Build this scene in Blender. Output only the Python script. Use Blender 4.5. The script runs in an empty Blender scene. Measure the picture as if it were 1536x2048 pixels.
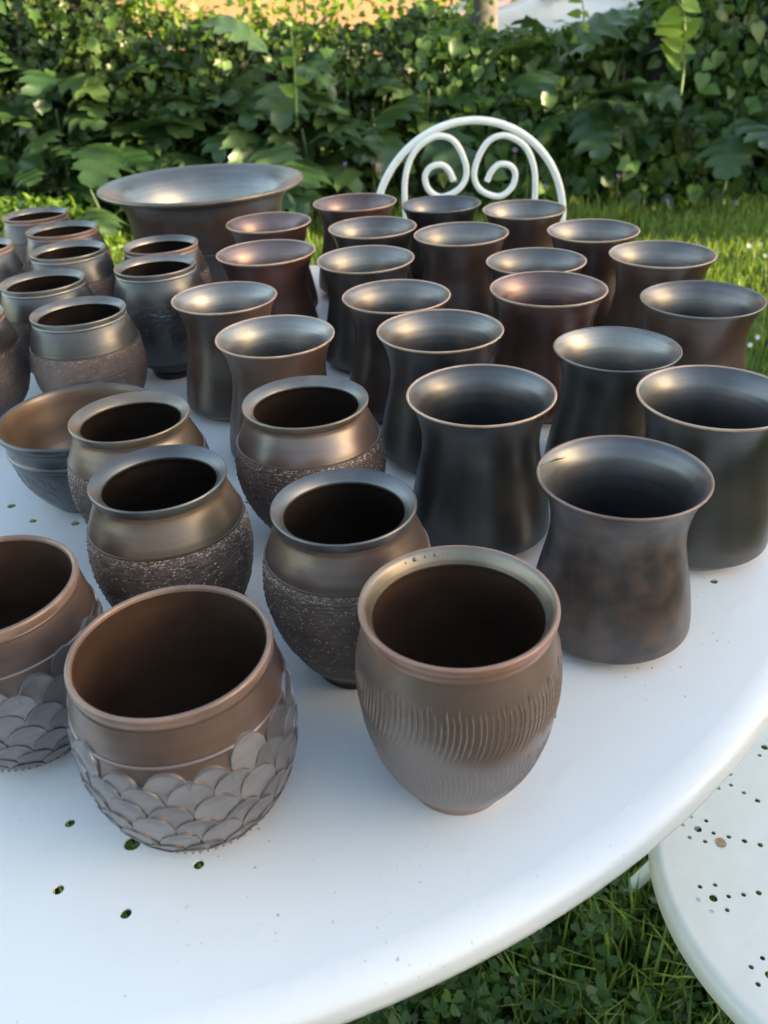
import bpy, bmesh, math, random
import numpy as np
from mathutils import Vector, Matrix, geometry

PI = math.pi
R = math.radians
random.seed(7)
rng = np.random.default_rng(11)
sc = bpy.context.scene
COL = sc.collection

# ------------------------------------------------------------------ camera
CAMZ = 1.12625
PIT, ROL = R(32.077), R(-2.880)
F_PX = 1660.0
_rt = Vector((1, 0, 0)); _up = Vector((0, math.sin(PIT), math.cos(PIT))); FW = Vector((0, math.cos(PIT), -math.sin(PIT)))
CR = math.cos(ROL) * _rt + math.sin(ROL) * _up
CU = -math.sin(ROL) * _rt + math.cos(ROL) * _up
cam_d = bpy.data.cameras.new('camera'); cam = bpy.data.objects.new('camera', cam_d); COL.objects.link(cam)
cam.matrix_world = Matrix(((CR.x, CU.x, -FW.x, 0), (CR.y, CU.y, -FW.y, 0), (CR.z, CU.z, -FW.z, CAMZ), (0, 0, 0, 1)))
cam_d.sensor_fit = 'VERTICAL'; cam_d.sensor_height = 32.0; cam_d.sensor_width = 24.0
cam_d.lens = F_PX / 2048 * 32.0
cam_d.clip_start = 0.02; cam_d.clip_end = 2000
cam_d.dof.use_dof = True; cam_d.dof.focus_distance = 0.62; cam_d.dof.aperture_fstop = 9.5
sc.camera = cam

# ------------------------------------------------------------------ sky, sun, exposure
SUN_EL, SUN_AZ = R(10.0), R(104.0)          # azimuth from +Y towards +X
w = bpy.data.worlds.new('World'); sc.world = w; w.use_nodes = True
nt = w.node_tree; nt.nodes.clear()
sky = nt.nodes.new('ShaderNodeTexSky'); sky.sky_type = 'NISHITA'; sky.sun_disc = False
sky.sun_elevation = SUN_EL; sky.sun_rotation = SUN_AZ
sky.air_density = 1.0; sky.dust_density = 1.6; sky.ozone_density = 0.4
bg = nt.nodes.new('ShaderNodeBackground'); bg.inputs['Strength'].default_value = 0.15
wo = nt.nodes.new('ShaderNodeOutputWorld')
nt.links.new(sky.outputs[0], bg.inputs[0]); nt.links.new(bg.outputs[0], wo.inputs[0])
sd = bpy.data.lights.new('sun', 'SUN'); sd.energy = 5.0; sd.angle = R(0.5); sd.color = (1.0, 0.80, 0.52)
so = bpy.data.objects.new('sun', sd); COL.objects.link(so)
_d = Vector((math.sin(SUN_AZ) * math.cos(SUN_EL), math.cos(SUN_AZ) * math.cos(SUN_EL), math.sin(SUN_EL)))
so.rotation_euler = _d.to_track_quat('Z', 'Y').to_euler(); so.location = (6, 2, 6)
vs = sc.view_settings
vs.view_transform = 'Standard'; vs.look = 'None'; vs.gamma = 1.0; vs.use_curve_mapping = False
vs.exposure = 2.24
sc.cycles.max_bounces = 8; sc.cycles.transparent_max_bounces = 8
sc.cycles.use_denoising = True

# ------------------------------------------------------------------ helpers
def ray(u, v):
    return FW + (u - 768) / F_PX * CR + (1024 - v) / F_PX * CU
def at_z(u, v, z):
    d = ray(u, v); return Vector((0, 0, CAMZ)) + d * ((z - CAMZ) / d.z)
def at_y(u, v, y):
    d = ray(u, v); return Vector((0, 0, CAMZ)) + d * (y / d.y)

def tag(o, label=None, cat=None, group=None, kind=None):
    if label: o['label'] = label
    if cat: o['category'] = cat
    if group: o['group'] = group
    if kind: o['kind'] = kind
    return o
def empty(name, loc=(0, 0, 0), rz=0.0):
    o = bpy.data.objects.new(name, None); COL.objects.link(o); o.location = loc; o.rotation_euler = (0, 0, rz)
    o.empty_display_size = 0.05
    return o
def link(name, me, mat=None, parent=None):
    o = bpy.data.objects.new(name, me); COL.objects.link(o)
    if mat is not None:
        if len(me.materials) == 0: me.materials.append(mat)
        elif me.materials[0] != mat:
            o.material_slots[0].link = 'OBJECT'; o.material_slots[0].material = mat
    if parent is not None: o.parent = parent
    return o
def shade(me, ang=38):
    me.polygons.foreach_set('use_smooth', [True] * len(me.polygons))
    if ang: me.set_sharp_from_angle(angle=R(ang))
    me.update()
def mesh_np(name, V, F, smooth=None, attrs=None):
    """fast mesh from numpy; F is (n,3) or (n,4)"""
    me = bpy.data.meshes.new(name)
    V = np.asarray(V, np.float32); F = np.asarray(F, np.int32)
    n, k = F.shape
    me.vertices.add(len(V)); me.vertices.foreach_set('co', V.ravel())
    me.loops.add(n * k); me.loops.foreach_set('vertex_index', F.ravel())
    me.polygons.add(n); me.polygons.foreach_set('loop_start', np.arange(0, n * k, k, dtype=np.int32))
    if attrs:
        for nm, a in attrs.items():
            at = me.attributes.new(nm, 'FLOAT', 'POINT'); at.data.foreach_set('value', np.asarray(a, np.float32))
    me.update(calc_edges=True); me.validate()
    if smooth: shade(me, smooth)
    return me
def catmull(pts, n=6):
    if len(pts) < 3: return list(pts)
    P = [np.array(p, float) for p in pts]; out = []
    for i in range(len(P) - 1):
        p0 = P[i - 1] if i else 2 * P[0] - P[1]; p1, p2 = P[i], P[i + 1]
        p3 = P[i + 2] if i + 2 < len(P) else 2 * P[-1] - P[-2]
        for k in range(n):
            t = k / n
            out.append(.5 * (2 * p1 + (p2 - p0) * t + (2 * p0 - 5 * p1 + 4 * p2 - p3) * t * t + (3 * p1 - p0 - 3 * p2 + p3) * t ** 3))
    out.append(P[-1]); return [tuple(p) for p in out]
def prof(segs, n=6):
    out = []
    for s in segs:
        c = catmull(s, n)
        out += c[1:] if out else c
    return out
def lathe(name, pr, seg=96, ang=38, disp=None, close=False, attr=None):
    """pr: list of (r, z). disp(theta array, z) -> radial offset"""
    th = np.linspace(0, 2 * PI, seg, endpoint=False)
    V = []; 
    for r, z in pr:
        rr = np.full(seg, r)
        if disp is not None: rr = rr + disp(th, z)
        V.append(np.stack([rr * np.cos(th), rr * np.sin(th), np.full(seg, z)], 1))
    V = np.concatenate(V); m = len(pr)
    i = np.arange(seg); j = (i + 1) % seg; F = []
    for k in range(m - 1):
        F.append(np.stack([k * seg + i, k * seg + j, (k + 1) * seg + j, (k + 1) * seg + i], 1))
    if close: F.append(np.stack([(m - 1) * seg + i, (m - 1) * seg + j, j, i], 1))
    return mesh_np(name, V, np.concatenate(F), ang, attr)
def interp(pr):
    z = np.array([p[1] for p in pr]); r = np.array([p[0] for p in pr])
    o = np.argsort(z); z, r = z[o], r[o]
    return lambda q: np.interp(q, z, r)
def tube(name, pts, rad, seg=10, n=6, closed=False, smooth=True):
    P = [Vector(p) for p in (catmull(pts, n) if smooth else pts)]
    rads = rad if isinstance(rad, (list, tuple)) else None
    V = []; F = []; m = len(P); nrm = None
    for i, p in enumerate(P):
        t = (P[min(i + 1, m - 1)] - P[max(i - 1, 0)]).normalized()
        if nrm is None:
            nrm = t.orthogonal().normalized()
        nrm = (nrm - t * nrm.dot(t)).normalized(); b = t.cross(nrm)
        r = rad if rads is None else np.interp(i / (m - 1), np.linspace(0, 1, len(rads)), rads)
        for k in range(seg):
            a = 2 * PI * k / seg; V.append(p + (nrm * math.cos(a) + b * math.sin(a)) * r)
    for i in range(m - 1):
        for k in range(seg):
            a, b2 = i * seg + k, i * seg + (k + 1) % seg
            F.append((a, b2, b2 + seg, a + seg))
    V = [tuple(v) for v in V]
    c0 = len(V); V.append(tuple(P[0])); V.append(tuple(P[-1]))
    me = bpy.data.meshes.new(name)
    for k in range(seg):
        F.append((c0, (k + 1) % seg, k)); F.append((c0 + 1, (m - 1) * seg + k, (m - 1) * seg + (k + 1) % seg))
    me.from_pydata(V, [], F); shade(me, 60)
    return me
def boxmesh(name, x0, x1, y0, y1, z0, z1, bev=0.0):
    bm = bmesh.new(); bmesh.ops.create_cube(bm, size=1)
    for v in bm.verts:
        v.co = Vector(((x0 + x1) / 2 + v.co.x * (x1 - x0), (y0 + y1) / 2 + v.co.y * (y1 - y0), (z0 + z1) / 2 + v.co.z * (z1 - z0)))
    if bev: bmesh.ops.bevel(bm, geom=bm.edges[:], offset=bev, segments=2, affect='EDGES')
    me = bpy.data.meshes.new(name); bm.to_mesh(me); bm.free(); shade(me, 30); return me

# ------------------------------------------------------------------ materials
def new_mat(name):
    m = bpy.data.materials.new(name); m.use_nodes = True
    N = m.node_tree.nodes; L = m.node_tree.links
    return m, N, L, N['Principled BSDF']
def ramp(N, stops):
    r = N.new('ShaderNodeValToRGB'); e = r.color_ramp.elements
    while len(e) < len(stops): e.new(0.5)
    for k, (p, c) in enumerate(stops):
        e[k].position = p; e[k].color = (*c, 1) if len(c) == 3 else c
    return r
def noise(N, L, vec, scale, detail=4, rough=.55):
    t = N.new('ShaderNodeTexNoise'); t.inputs['Scale'].default_value = scale
    t.inputs['Detail'].default_value = detail; t.inputs['Roughness'].default_value = rough
    if vec is not None: L.new(vec, t.inputs['Vector'])
    return t
def mapping(N, L, scale, rnd=False):
    tc = N.new('ShaderNodeTexCoord'); mp = N.new('ShaderNodeMapping'); mp.inputs['Scale'].default_value = scale
    L.new(tc.outputs['Object'], mp.inputs['Vector'])
    if rnd:
        oi = N.new('ShaderNodeObjectInfo'); ml = N.new('ShaderNodeMath'); ml.operation = 'MULTIPLY'; ml.inputs[1].default_value = 37.0
        L.new(oi.outputs['Random'], ml.inputs[0])
        cx = N.new('ShaderNodeCombineXYZ'); L.new(ml.outputs[0], cx.inputs[0]); L.new(ml.outputs[0], cx.inputs[2])
        L.new(cx.outputs[0], mp.inputs['Location'])
    return mp.outputs[0]
def bump(N, L, h, strength, dist, prev=None):
    b = N.new('ShaderNodeBump'); b.inputs['Strength'].default_value = strength; b.inputs['Distance'].default_value = dist
    L.new(h, b.inputs['Height'])
    if prev is not None: L.new(prev, b.inputs['Normal'])
    return b.outputs[0]
def clay(name, dark, mid, rough=0.33, metal=0.25, spec=0.55, ior=1.95, rings=0.2, rvar=0.12, patch=14, tint_attr=None, tint=None):
    """smoke fired, burnished clay: cloudy colour, faint throwing rings, satin gloss"""
    m, N, L, B = new_mat(name)
    v = mapping(N, L, (1, 1, 1), True); v2 = mapping(N, L, (6, 6, 260), True); v3 = mapping(N, L, (1, 1, 1))
    n1 = noise(N, L, v, patch, 4, .5)
    cr = ramp(N, [(.30, dark), (.70, mid)]); cr.color_ramp.interpolation = 'EASE'; L.new(n1.outputs[0], cr.inputs[0])
    col = cr.outputs[0]
    n2 = noise(N, L, v2, 1.0, 3, .5)
    mx = N.new('ShaderNodeMix'); mx.data_type = 'RGBA'; mx.blend_type = 'MULTIPLY'; mx.inputs[0].default_value = .5
    r2 = ramp(N, [(.3, (.72, .72, .72)), (.7, (1.15, 1.15, 1.15))]); L.new(n2.outputs[0], r2.inputs[0])
    L.new(col, mx.inputs[6]); L.new(r2.outputs[0], mx.inputs[7]); col = mx.outputs[2]
    if tint_attr:
        at = N.new('ShaderNodeAttribute'); at.attribute_name = tint_attr
        m2 = N.new('ShaderNodeMix'); m2.data_type = 'RGBA'; L.new(at.outputs['Fac'], m2.inputs[0])
        L.new(col, m2.inputs[6]); m2.inputs[7].default_value = (*tint, 1); col = m2.outputs[2]
    L.new(col, B.inputs['Base Color'])
    n3 = noise(N, L, v, 40, 4, .6)
    mr = N.new('ShaderNodeMapRange'); mr.interpolation_type = 'SMOOTHSTEP'; mr.inputs[1].default_value = .2; mr.inputs[2].default_value = .8
    r0 = rough - .06; lo, hi = (max(.284, r0 - rvar * .5), max(.284, r0 - rvar * .5) + rvar) if r0 >= .265 else (r0 - .05, min(.262, r0 + .04))
    mr.inputs[3].default_value = lo; mr.inputs[4].default_value = hi
    L.new(n3.outputs[0], mr.inputs[0]); L.new(mr.outputs[0], B.inputs['Roughness'])
    B.inputs['Metallic'].default_value = metal; B.inputs['IOR'].default_value = ior
    b1 = bump(N, L, n2.outputs[0], rings, .0006)
    L.new(b1, B.inputs['Normal'])
    return m
def gritty(name, dark, mid, speck=0.0):
    m, N, L, B = new_mat(name)
    v = mapping(N, L, (1, 1, 1)); 
    n1 = noise(N, L, v, 30, 6, .65); cr = ramp(N, [(.35, dark), (.7, mid)]); L.new(n1.outputs[0], cr.inputs[0])
    L.new(cr.outputs[0], B.inputs['Base Color'])
    B.inputs['Roughness'].default_value = .55; B.inputs['Specular IOR Level'].default_value = .5
    n2 = noise(N, L, v, 620, 4, .7)
    v2 = mapping(N, L, (12, 12, 420)); n3 = noise(N, L, v2, 1.0, 3, .6)
    b = bump(N, L, n3.outputs[0], .35, .0012)
    L.new(bump(N, L, n2.outputs[0], .5, .0012, b), B.inputs['Normal'])
    return m
def leafmat(name, c0, c1, rough=.45, trans=.35, attr=True, spec=.4):
    m, N, L, B = new_mat(name)
    cr = ramp(N, [(0, c0), (1, c1)])
    if attr:
        a = N.new('ShaderNodeAttribute'); a.attribute_name = 'tint'; L.new(a.outputs['Fac'], cr.inputs[0])
    else:
        a = N.new('ShaderNodeObjectInfo'); L.new(a.outputs['Random'], cr.inputs[0])
    n = noise(N, L, mapping(N, L, (1, 1, 1)), 60, 3); mx = N.new('ShaderNodeMix'); mx.data_type = 'RGBA'; mx.blend_type = 'MULTIPLY'; mx.inputs[0].default_value = .6
    r2 = ramp(N, [(.3, (.7, .7, .7)), (.7, (1.2, 1.2, 1.2))]); L.new(n.outputs[0], r2.inputs[0])
    L.new(cr.outputs[0], mx.inputs[6]); L.new(r2.outputs[0], mx.inputs[7])
    L.new(mx.outputs[2], B.inputs['Base Color']); B.inputs['Roughness'].default_value = rough; B.inputs['Specular IOR Level'].default_value = spec
    tr = N.new('ShaderNodeBsdfTranslucent')
    hs = N.new('ShaderNodeHueSaturation'); hs.inputs['Hue'].default_value = .475; hs.inputs['Saturation'].default_value = 1.15; hs.inputs['Value'].default_value = 1.9
    L.new(mx.outputs[2], hs.inputs['Color']); L.new(hs.outputs[0], tr.inputs['Color'])
    ms = N.new('ShaderNodeMixShader'); ms.inputs[0].default_value = trans
    L.new(B.outputs[0], ms.inputs[1]); L.new(tr.outputs[0], ms.inputs[2]); L.new(ms.outputs[0], N['Material Output'].inputs[0])
    return m
def plain(name, col, rough=.5, metal=0., spec=.5, var=0., nscale=20, bmp=0., coat=0.):
    m, N, L, B = new_mat(name)
    B.inputs['Roughness'].default_value = rough; B.inputs['Metallic'].default_value = metal; B.inputs['Specular IOR Level'].default_value = spec
    B.inputs['Coat Weight'].default_value = coat
    n = noise(N, L, mapping(N, L, (1, 1, 1)), nscale, 5, .6)
    lo = tuple(c * (1 - var) for c in col); hi = tuple(min(1, c * (1 + var)) for c in col)
    cr = ramp(N, [(.3, lo), (.7, hi)]); L.new(n.outputs[0], cr.inputs[0]); L.new(cr.outputs[0], B.inputs['Base Color'])
    if bmp: L.new(bump(N, L, n.outputs[0], bmp, .002), B.inputs['Normal'])
    return m
def enamel(name):
    """white painted steel: orange peel, small dents, specks of dirt"""
    m, N, L, B = new_mat(name)
    v = mapping(N, L, (1, 1, 1))
    n1 = noise(N, L, v, 3.5, 4); cr = ramp(N, [(.3, (.755, .755, .745)), (.7, (.81, .81, .80))]); L.new(n1.outputs[0], cr.inputs[0])
    n2 = noise(N, L, v, 240, 2, .5); sp = ramp(N, [(.70, (1, 1, 1)), (.725, (.45, .41, .35))]); L.new(n2.outputs[0], sp.inputs[0])
    n5 = noise(N, L, v, 9, 2, .5); sp2 = ramp(N, [(.45, (0, 0, 0)), (.62, (1, 1, 1))]); L.new(n5.outputs[0], sp2.inputs[0])
    mx = N.new('ShaderNodeMix'); mx.data_type = 'RGBA'; mx.blend_type = 'MULTIPLY'; L.new(sp2.outputs[0], mx.inputs[0])
    L.new(cr.outputs[0], mx.inputs[6]); L.new(sp.outputs[0], mx.inputs[7]); L.new(mx.outputs[2], B.inputs['Base Color'])
    n6 = noise(N, L, v, 7, 6, .65); rr6 = ramp(N, [(.35, (.30, .30, .30)), (.65, (.46, .46, .46))]); L.new(n6.outputs[0], rr6.inputs[0]); L.new(rr6.outputs[0], B.inputs['Roughness']); B.inputs['Specular IOR Level'].default_value = .5
    n3 = noise(N, L, v, 300, 3, .5); n4 = noise(N, L, v, 46, 3, .5)
    dr = ramp(N, [(.60, (0, 0, 0)), (.85, (1, 1, 1))]); L.new(n4.outputs[0], dr.inputs[0])
    b = bump(N, L, n3.outputs[0], .035, .001)
    L.new(bump(N, L, dr.outputs[0], .5, .0010, b), B.inputs['Normal'])
    return m

M = {}
M['enamel'] = enamel('white_enamel')
M['chair_enamel'] = plain('cream_enamel', (.84, .84, .79), .35, var=.04, nscale=30, bmp=.03)
M['black'] = clay('black_clay', (.010, .010, .010), (.032, .026, .022), .36, .1, ior=1.9)
M['charcoal'] = clay('charcoal_clay', (.016, .014, .013), (.056, .039, .031), .34, .08, ior=1.8)
M['brown'] = clay('brown_clay', (.045, .028, .021), (.135, .074, .047), .36, .05, ior=1.75)
M['umber'] = clay('umber_clay', (.034, .021, .017), (.092, .050, .036), .35, .05, ior=1.8)
M['plum'] = clay('plum_clay', (.040, .016, .013), (.098, .041, .030), .35, .05, ior=1.8)
M['olive'] = clay('olive_clay', (.026, .024, .021), (.062, .053, .042), .36, .08, ior=1.8)
M['mottled'] = clay('mottled_clay', (.030, .025, .023), (.095, .056, .041), .36, .06, ior=1.8, patch=58)
IN = dict(rough=.33, metal=.8, ior=1.8)
M['in_black'] = clay('lustre_black_inside', (.092, .088, .088), (.16, .152, .150), **IN)
M['in_charcoal'] = clay('lustre_charcoal_inside', (.135, .122, .115), (.235, .205, .185), **IN)
M['in_plum'] = clay('lustre_plum_inside', (.14, .092, .085), (.225, .155, .14), **IN)
M['in_slate'] = clay('lustre_slate_inside', (.19, .18, .17), (.30, .275, .25), **IN)
M['in_silver'] = clay('lustre_silver_inside', (.21, .20, .185), (.32, .305, .28), rough=.36, metal=.85, ior=1.8, patch=8)
M['gold'] = clay('golden_brown_clay', (.065, .041, .025), (.145, .092, .055), .35, .2, ior=1.85, patch=9)
M['redbrown'] = clay('red_brown_clay', (.070, .040, .030), (.16, .092, .066), .34, .2, ior=2.0, patch=9)
M['bowl_in'] = clay('ochre_brown_clay', (.085, .048, .026), (.19, .105, .055), .40, .1, patch=9)
M['slate'] = clay('slate_clay', (.032, .030, .030), (.080, .066, .060), .36, .2)
M['bluegrey'] = clay('blue_grey_clay', (.026, .027, .031), (.060, .060, .066), .42, .1)
M['inner'] = clay('dark_inside_clay', (.012, .009, .008), (.035, .022, .016), .42, .1, ior=1.6)
M['inner_brown'] = clay('brown_inside_clay', (.034, .018, .012), (.080, .042, .026), .45, .05, ior=1.6)
M['lip_copper'] = clay('copper_lip_clay', (.17, .100, .074), (.30, .190, .143), .38, .1, ior=1.7, patch=30)
M['lip_tan'] = clay('tan_lip_clay', (.36, .225, .145), (.53, .36, .25), .36, .1, ior=1.8, patch=30)
M['lip_grey'] = clay('grey_lip_clay', (.11, .10, .09), (.23, .205, .18), .36, .5, ior=2.0, patch=20)
M['lip_iron'] = clay('iron_lip_clay', (.070, .072, .076), (.14, .138, .138), .36, .55, ior=2.0, patch=20)
M['lip_bronze'] = clay('bronze_lip_clay', (.12, .095, .07), (.24, .19, .14), .36, .45, ior=1.9, patch=20)
M['matte_slate'] = clay('matte_slate_clay', (.030, .029, .029), (.072, .063, .057), .40, .05, ior=1.65)
M['matte_umber'] = clay('matte_umber_clay', (.036, .024, .020), (.088, .055, .042), .40, .05, ior=1.65)
M['umber2'] = clay('reddish_umber_clay', (.045, .027, .021), (.12, .070, .052), .33, .2, ior=2.0, patch=12)
M['foot_pale'] = plain('pale_raw_clay', (.26, .19, .16), .6, var=.15, nscale=60, bmp=.1)
M['foot_dark'] = plain('dark_raw_clay', (.012, .011, .011), .5, var=.2, nscale=60, bmp=.1)
M['grit_dark'] = gritty('rough_dark_clay', (.090, .062, .049), (.20, .138, .108))
M['grit_mauve'] = gritty('rough_mauve_clay', (.080, .056, .049), (.18, .125, .108))
M['grain'] = plain('pale_grog', (.60, .44, .32), .38, var=.3, nscale=300)
M['egg'] = clay('taupe_clay', (.115, .073, .053), (.170, .110, .084), .36, .15, ior=2.2, patch=7, rings=.06, tint_attr='line', tint=(.33, .22, .16))
M['egg_lip'] = clay('rust_lip_clay', (.22, .110, .072), (.35, .19, .13), .38, .1, ior=1.7, patch=24)
M['scale'] = clay('lilac_grey_scale_clay', (.165, .140, .135), (.275, .235, .225), .345, .4, ior=2.3, patch=20)
M['scale_body'] = clay('copper_brown_clay', (.095, .055, .042), (.195, .118, .090), .345, .3, ior=2.2, patch=14)

# ------------------------------------------------------------------ ground
def soil_mat():
    m, N, L, B = new_mat('lawn_soil')
    v = mapping(N, L, (1, 1, 1)); n = noise(N, L, v, 5, 8, .65)
    cr = ramp(N, [(.3, (.018, .030, .010)), (.55, (.035, .060, .016)), (.75, (.06, .075, .028))]); L.new(n.outputs[0], cr.inputs[0])
    L.new(cr.outputs[0], B.inputs['Base Color']); B.inputs['Roughness'].default_value = .95
    n2 = noise(N, L, v, 60, 4); L.new(bump(N, L, n2.outputs[0], .6, .02), B.inputs['Normal'])
    return m
_me = mesh_np('ground', [(-400, -400, 0), (400, -400, 0), (400, 400, 0), (-400, 400, 0)], [(0, 1, 2, 3)])
tag(link('ground', _me, soil_mat()), kind='structure')
_m = plain('driveway_gravel', (.30, .26, .20), .9, var=.25, nscale=40, bmp=.4)
tag(link('driveway', mesh_np('driveway', [(-30, 6.9, .004), (30, 6.9, .004), (30, 12.2, .004), (-30, 12.2, .004)], [(0, 1, 2, 3)]), _m), kind='structure')

# ------------------------------------------------------------------ perforated metal discs
def perforated(name, rad, holes, edge, thick=.0016, seg=160):
    """flat round sheet with real punched holes, a rolled edge profile (list of (r,z)) and an underside"""
    vs2, es = [], []
    def ring(cx, cy, r, n, ph=0):
        b = len(vs2)
        for k in range(n):
            a = ph + 2 * PI * k / n; vs2.append(Vector((cx + r * math.cos(a), cy + r * math.sin(a))))
        for k in range(n): es.append((b + k, b + (k + 1) % n))
        return b
    ring(0, 0, rad, seg)
    hb = [(ring(x, y, r, 14), x, y, r) for x, y, r in holes]
    for rr in (rad * .25, rad * .5, rad * .75, rad * .9):
        for k in range(40):
            a = 2 * PI * k / 40 + rr; p = Vector((rr * math.cos(a), rr * math.sin(a)))
            if all((p.x - x) ** 2 + (p.y - y) ** 2 > (r * 1.6) ** 2 for x, y, r in holes): vs2.append(p)
    ov, oe, of, _, _, _ = geometry.delaunay_2d_cdt(vs2, es, [], 0, 1e-7)
    ov = [Vector(v) for v in ov]
    H = np.array([(x, y, r) for x, y, r in holes])
    faces = []
    for f in of:
        c = sum((ov[i] for i in f), Vector((0, 0))) / len(f)
        if ((H[:, 0] - c.x) ** 2 + (H[:, 1] - c.y) ** 2 < (H[:, 2] * .97) ** 2).any(): continue
        faces.append(tuple(f))
    n = len(ov)
    bm = bmesh.new()
    top = [bm.verts.new((v.x, v.y, 0)) for v in ov]; bot = [bm.verts.new((v.x, v.y, -thick)) for v in ov]
    for f in faces:
        bm.faces.new([top[i] for i in f]); bm.faces.new([bot[i] for i in reversed(f)])
    # hole walls with a slight roll-in
    bm.edges.ensure_lookup_table()
    for e in [e for e in bm.edges if e.is_boundary and e.verts[0].co.z == 0]:
        a, b = e.verts
        mid = (a.co + b.co) / 2
        if mid.length > rad * .985: continue
        ia, ib = top.index(a), top.index(b)
        bm.faces.new([b, a, bot[ia], bot[ib]])
    bmesh.ops.recalc_face_normals(bm, faces=bm.faces[:])
    me = bpy.data.meshes.new(name); bm.to_mesh(me); bm.free(); shade(me, 30)
    return me

TC = Vector((-.234, .846)); TR = .6655; TZ = .72
TAB_ANG = -81.5
holes = []
for k in range(15):
    a = R(TAB_ANG + 24 * k); c, s = math.cos(a), math.sin(a); r0 = .5463
    holes.append((r0 * c, r0 * s, .0050))
    for j in range(6):
        b = a + j * PI / 3
        if k == 1 and j == 0: continue
        holes.append((r0 * c + .0436 * math.cos(b), r0 * s + .0436 * math.sin(b), .0031))
    for j in range(2, 9):
        rr = r0 - .0436 * j; holes.append((rr * c, rr * s, .0031 if j % 2 else .0042))
    a2 = a + R(12); 
    for j in range(7):
        rr = .467 - .0436 * j; holes.append((rr * math.cos(a2), rr * math.sin(a2), .0031 if j % 2 else .0036))
table = empty('garden_table', (TC.x, TC.y, 0))
tag(table, 'round white metal garden table with punched holes carrying all the pots', 'table')
o = link('table_top', perforated('table_top', TR - .020, holes, None), M['enamel'], table); o.location.z = TZ
er = .017
edge = [(TR - .020, 0)] + [(TR - .020 + .020 * math.sin(t), -.0105 + .0105 * math.cos(t)) for t in np.linspace(.1, PI / 2, 10)] + [(TR + .0008, -.016), (TR, -.021), (TR - .003, -.0235), (TR - .008, -.022), (TR - .010, -.014), (TR - .020, -.0016)]
o = link('rolled_edge', lathe('rolled_edge', edge, 200, 60), M['enamel'], table); o.location.z = TZ
def polar(r, deg): return (r * math.cos(R(deg)), r * math.sin(R(deg)))
for k in range(4):
    for ang, rf in ((-24.5, .46), (-10.8, .565)):
        a = ang + 90 * k
        p0, p1, p2, p3 = polar(.34, a), polar(.30, a), polar(rf - .06, a), polar(rf, a)
        link('leg', tube('leg', [(*p0, TZ - .004), (*p1, .52), (*p2, .16), (*p3, .004)], .011, 10), M['enamel'], table)
link('brace_ring', tube('brace_ring', [(*polar(.30, t), .50) for t in range(0, 361, 15)], .007, 8, 2), M['enamel'], table)

# ------------------------------------------------------------------ garden chairs
seat_holes = []
SR = .20
for k in range(14):
    a = R(184 + 25.7143 * k); c, s = math.cos(a), math.sin(a); r0 = .158
    seat_holes.append((r0 * c, r0 * s, .0036))
    for j in range(6):
        b = a + j * PI / 3; seat_holes.append((r0 * c + .0137 * math.cos(b), r0 * s + .0137 * math.sin(b), .0021))
    for j in range(2, 8):
        rr = r0 - .0135 * j; seat_holes.append((rr * c, rr * s, .0026 if j > 2 else .0022))
seat_me = perforated('seat', SR - .010, seat_holes, None, seg=120)
sedge = [(SR - .010, 0)] + [(SR - .010 + .010 * math.sin(t), -.010 + .010 * math.cos(t)) for t in np.linspace(.1, PI / 2, 8)] + [(SR, -.020), (SR - .003, -.024), (SR - .006, -.020), (SR - .010, -.0016)]
sedge_me = lathe('seat_rim', sedge, 140, 60)
SZ = .45
def chair(loc, rz, label):
    """local frame: backrest on +Y side, seat centre at the origin"""
    t = empty('garden_chair', (*loc, 0), rz); m = M['chair_enamel']
    tag(t, label, 'chair', 'white metal garden chairs')
    o = link('seat', seat_me, m, t); o.location.z = SZ; o.rotation_euler.z = -rz
    r = link('seat_rim', sedge_me, m, o)
    by = SR + .004
    arch = [(-.205, by - .03, .0), (-.206, by - .02, .30), (-.208, by, .55)] 
    pts = arch + [(-.21 * math.cos(a), by + .012, .679 + .21 * math.sin(a)) for a in np.linspace(.0, PI, 17)] + [(x * -1, y, z) for x, y, z in reversed(arch)]
    link('back_frame', tube('back_frame', pts, .0080, 12, 4), m, t)
    sp = [(-.10, .47), (-.128, .60), (-.141, .69), (-.1435, .758), (-.137, .805), (-.115, .845), (-.072, .867), (-.033, .853), (-.0085, .80), (-.021, .762), (-.062, .7445), (-.09, .760), (-.0985, .787), (-.087, .806), (-.064, .8105), (-.047, .799), (-.036, .777)]
    for s in (1, -1):
        link('back_scroll', tube('back_scroll', [(s * x, by + .006, z - (.010 if s < 0 else .004)) for x, z in sp], .0066, 12, 5), m, t)
    for s in (1, -1):
        link('leg', tube('leg', [(s * .09, -.13, SZ - .012), (s * .10, -.19, .24), (s * .12, -.275, .004)], .0088, 10), m, t)
    link('stretcher', tube('stretcher', [(.205, by - .026, .22), (.07, .02, .22), (.103, -.198, .22)], .006, 8), m, t)
    link('stretcher', tube('stretcher', [(-.205, by - .026, .22), (-.07, .02, .22), (-.103, -.198, .22)], .006, 8), m, t)
    return t
chair((.232, 1.69), R(2.5), 'white chair with curled scroll backrest standing behind the far vases')
near = chair((.4255, .4348), R(178), 'white chair with punched round seat at the lower right, under the table edge')

# rust spot on the near seat
bm = bmesh.new(); bmesh.ops.create_circle(bm, cap_ends=True, segments=22, radius=.0046)
for v in bm.verts: v.co.x *= 1 + random.uniform(-.07, .07); v.co.y *= 1.2 + random.uniform(-.07, .07)
me = bpy.data.meshes.new('rust_spot'); bm.to_mesh(me); bm.free()
_p = at_z(1442, 1685, SZ + .0006)
o = link('rust_spot', me, plain('rust', (.42, .28, .15), .8, var=.4, nscale=300)); o.parent = near
o.matrix_parent_inverse = (Matrix.Translation((.4255, .4348, 0)) @ Matrix.Rotation(R(178), 4, 'Z')).inverted(); o.location = _p

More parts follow.
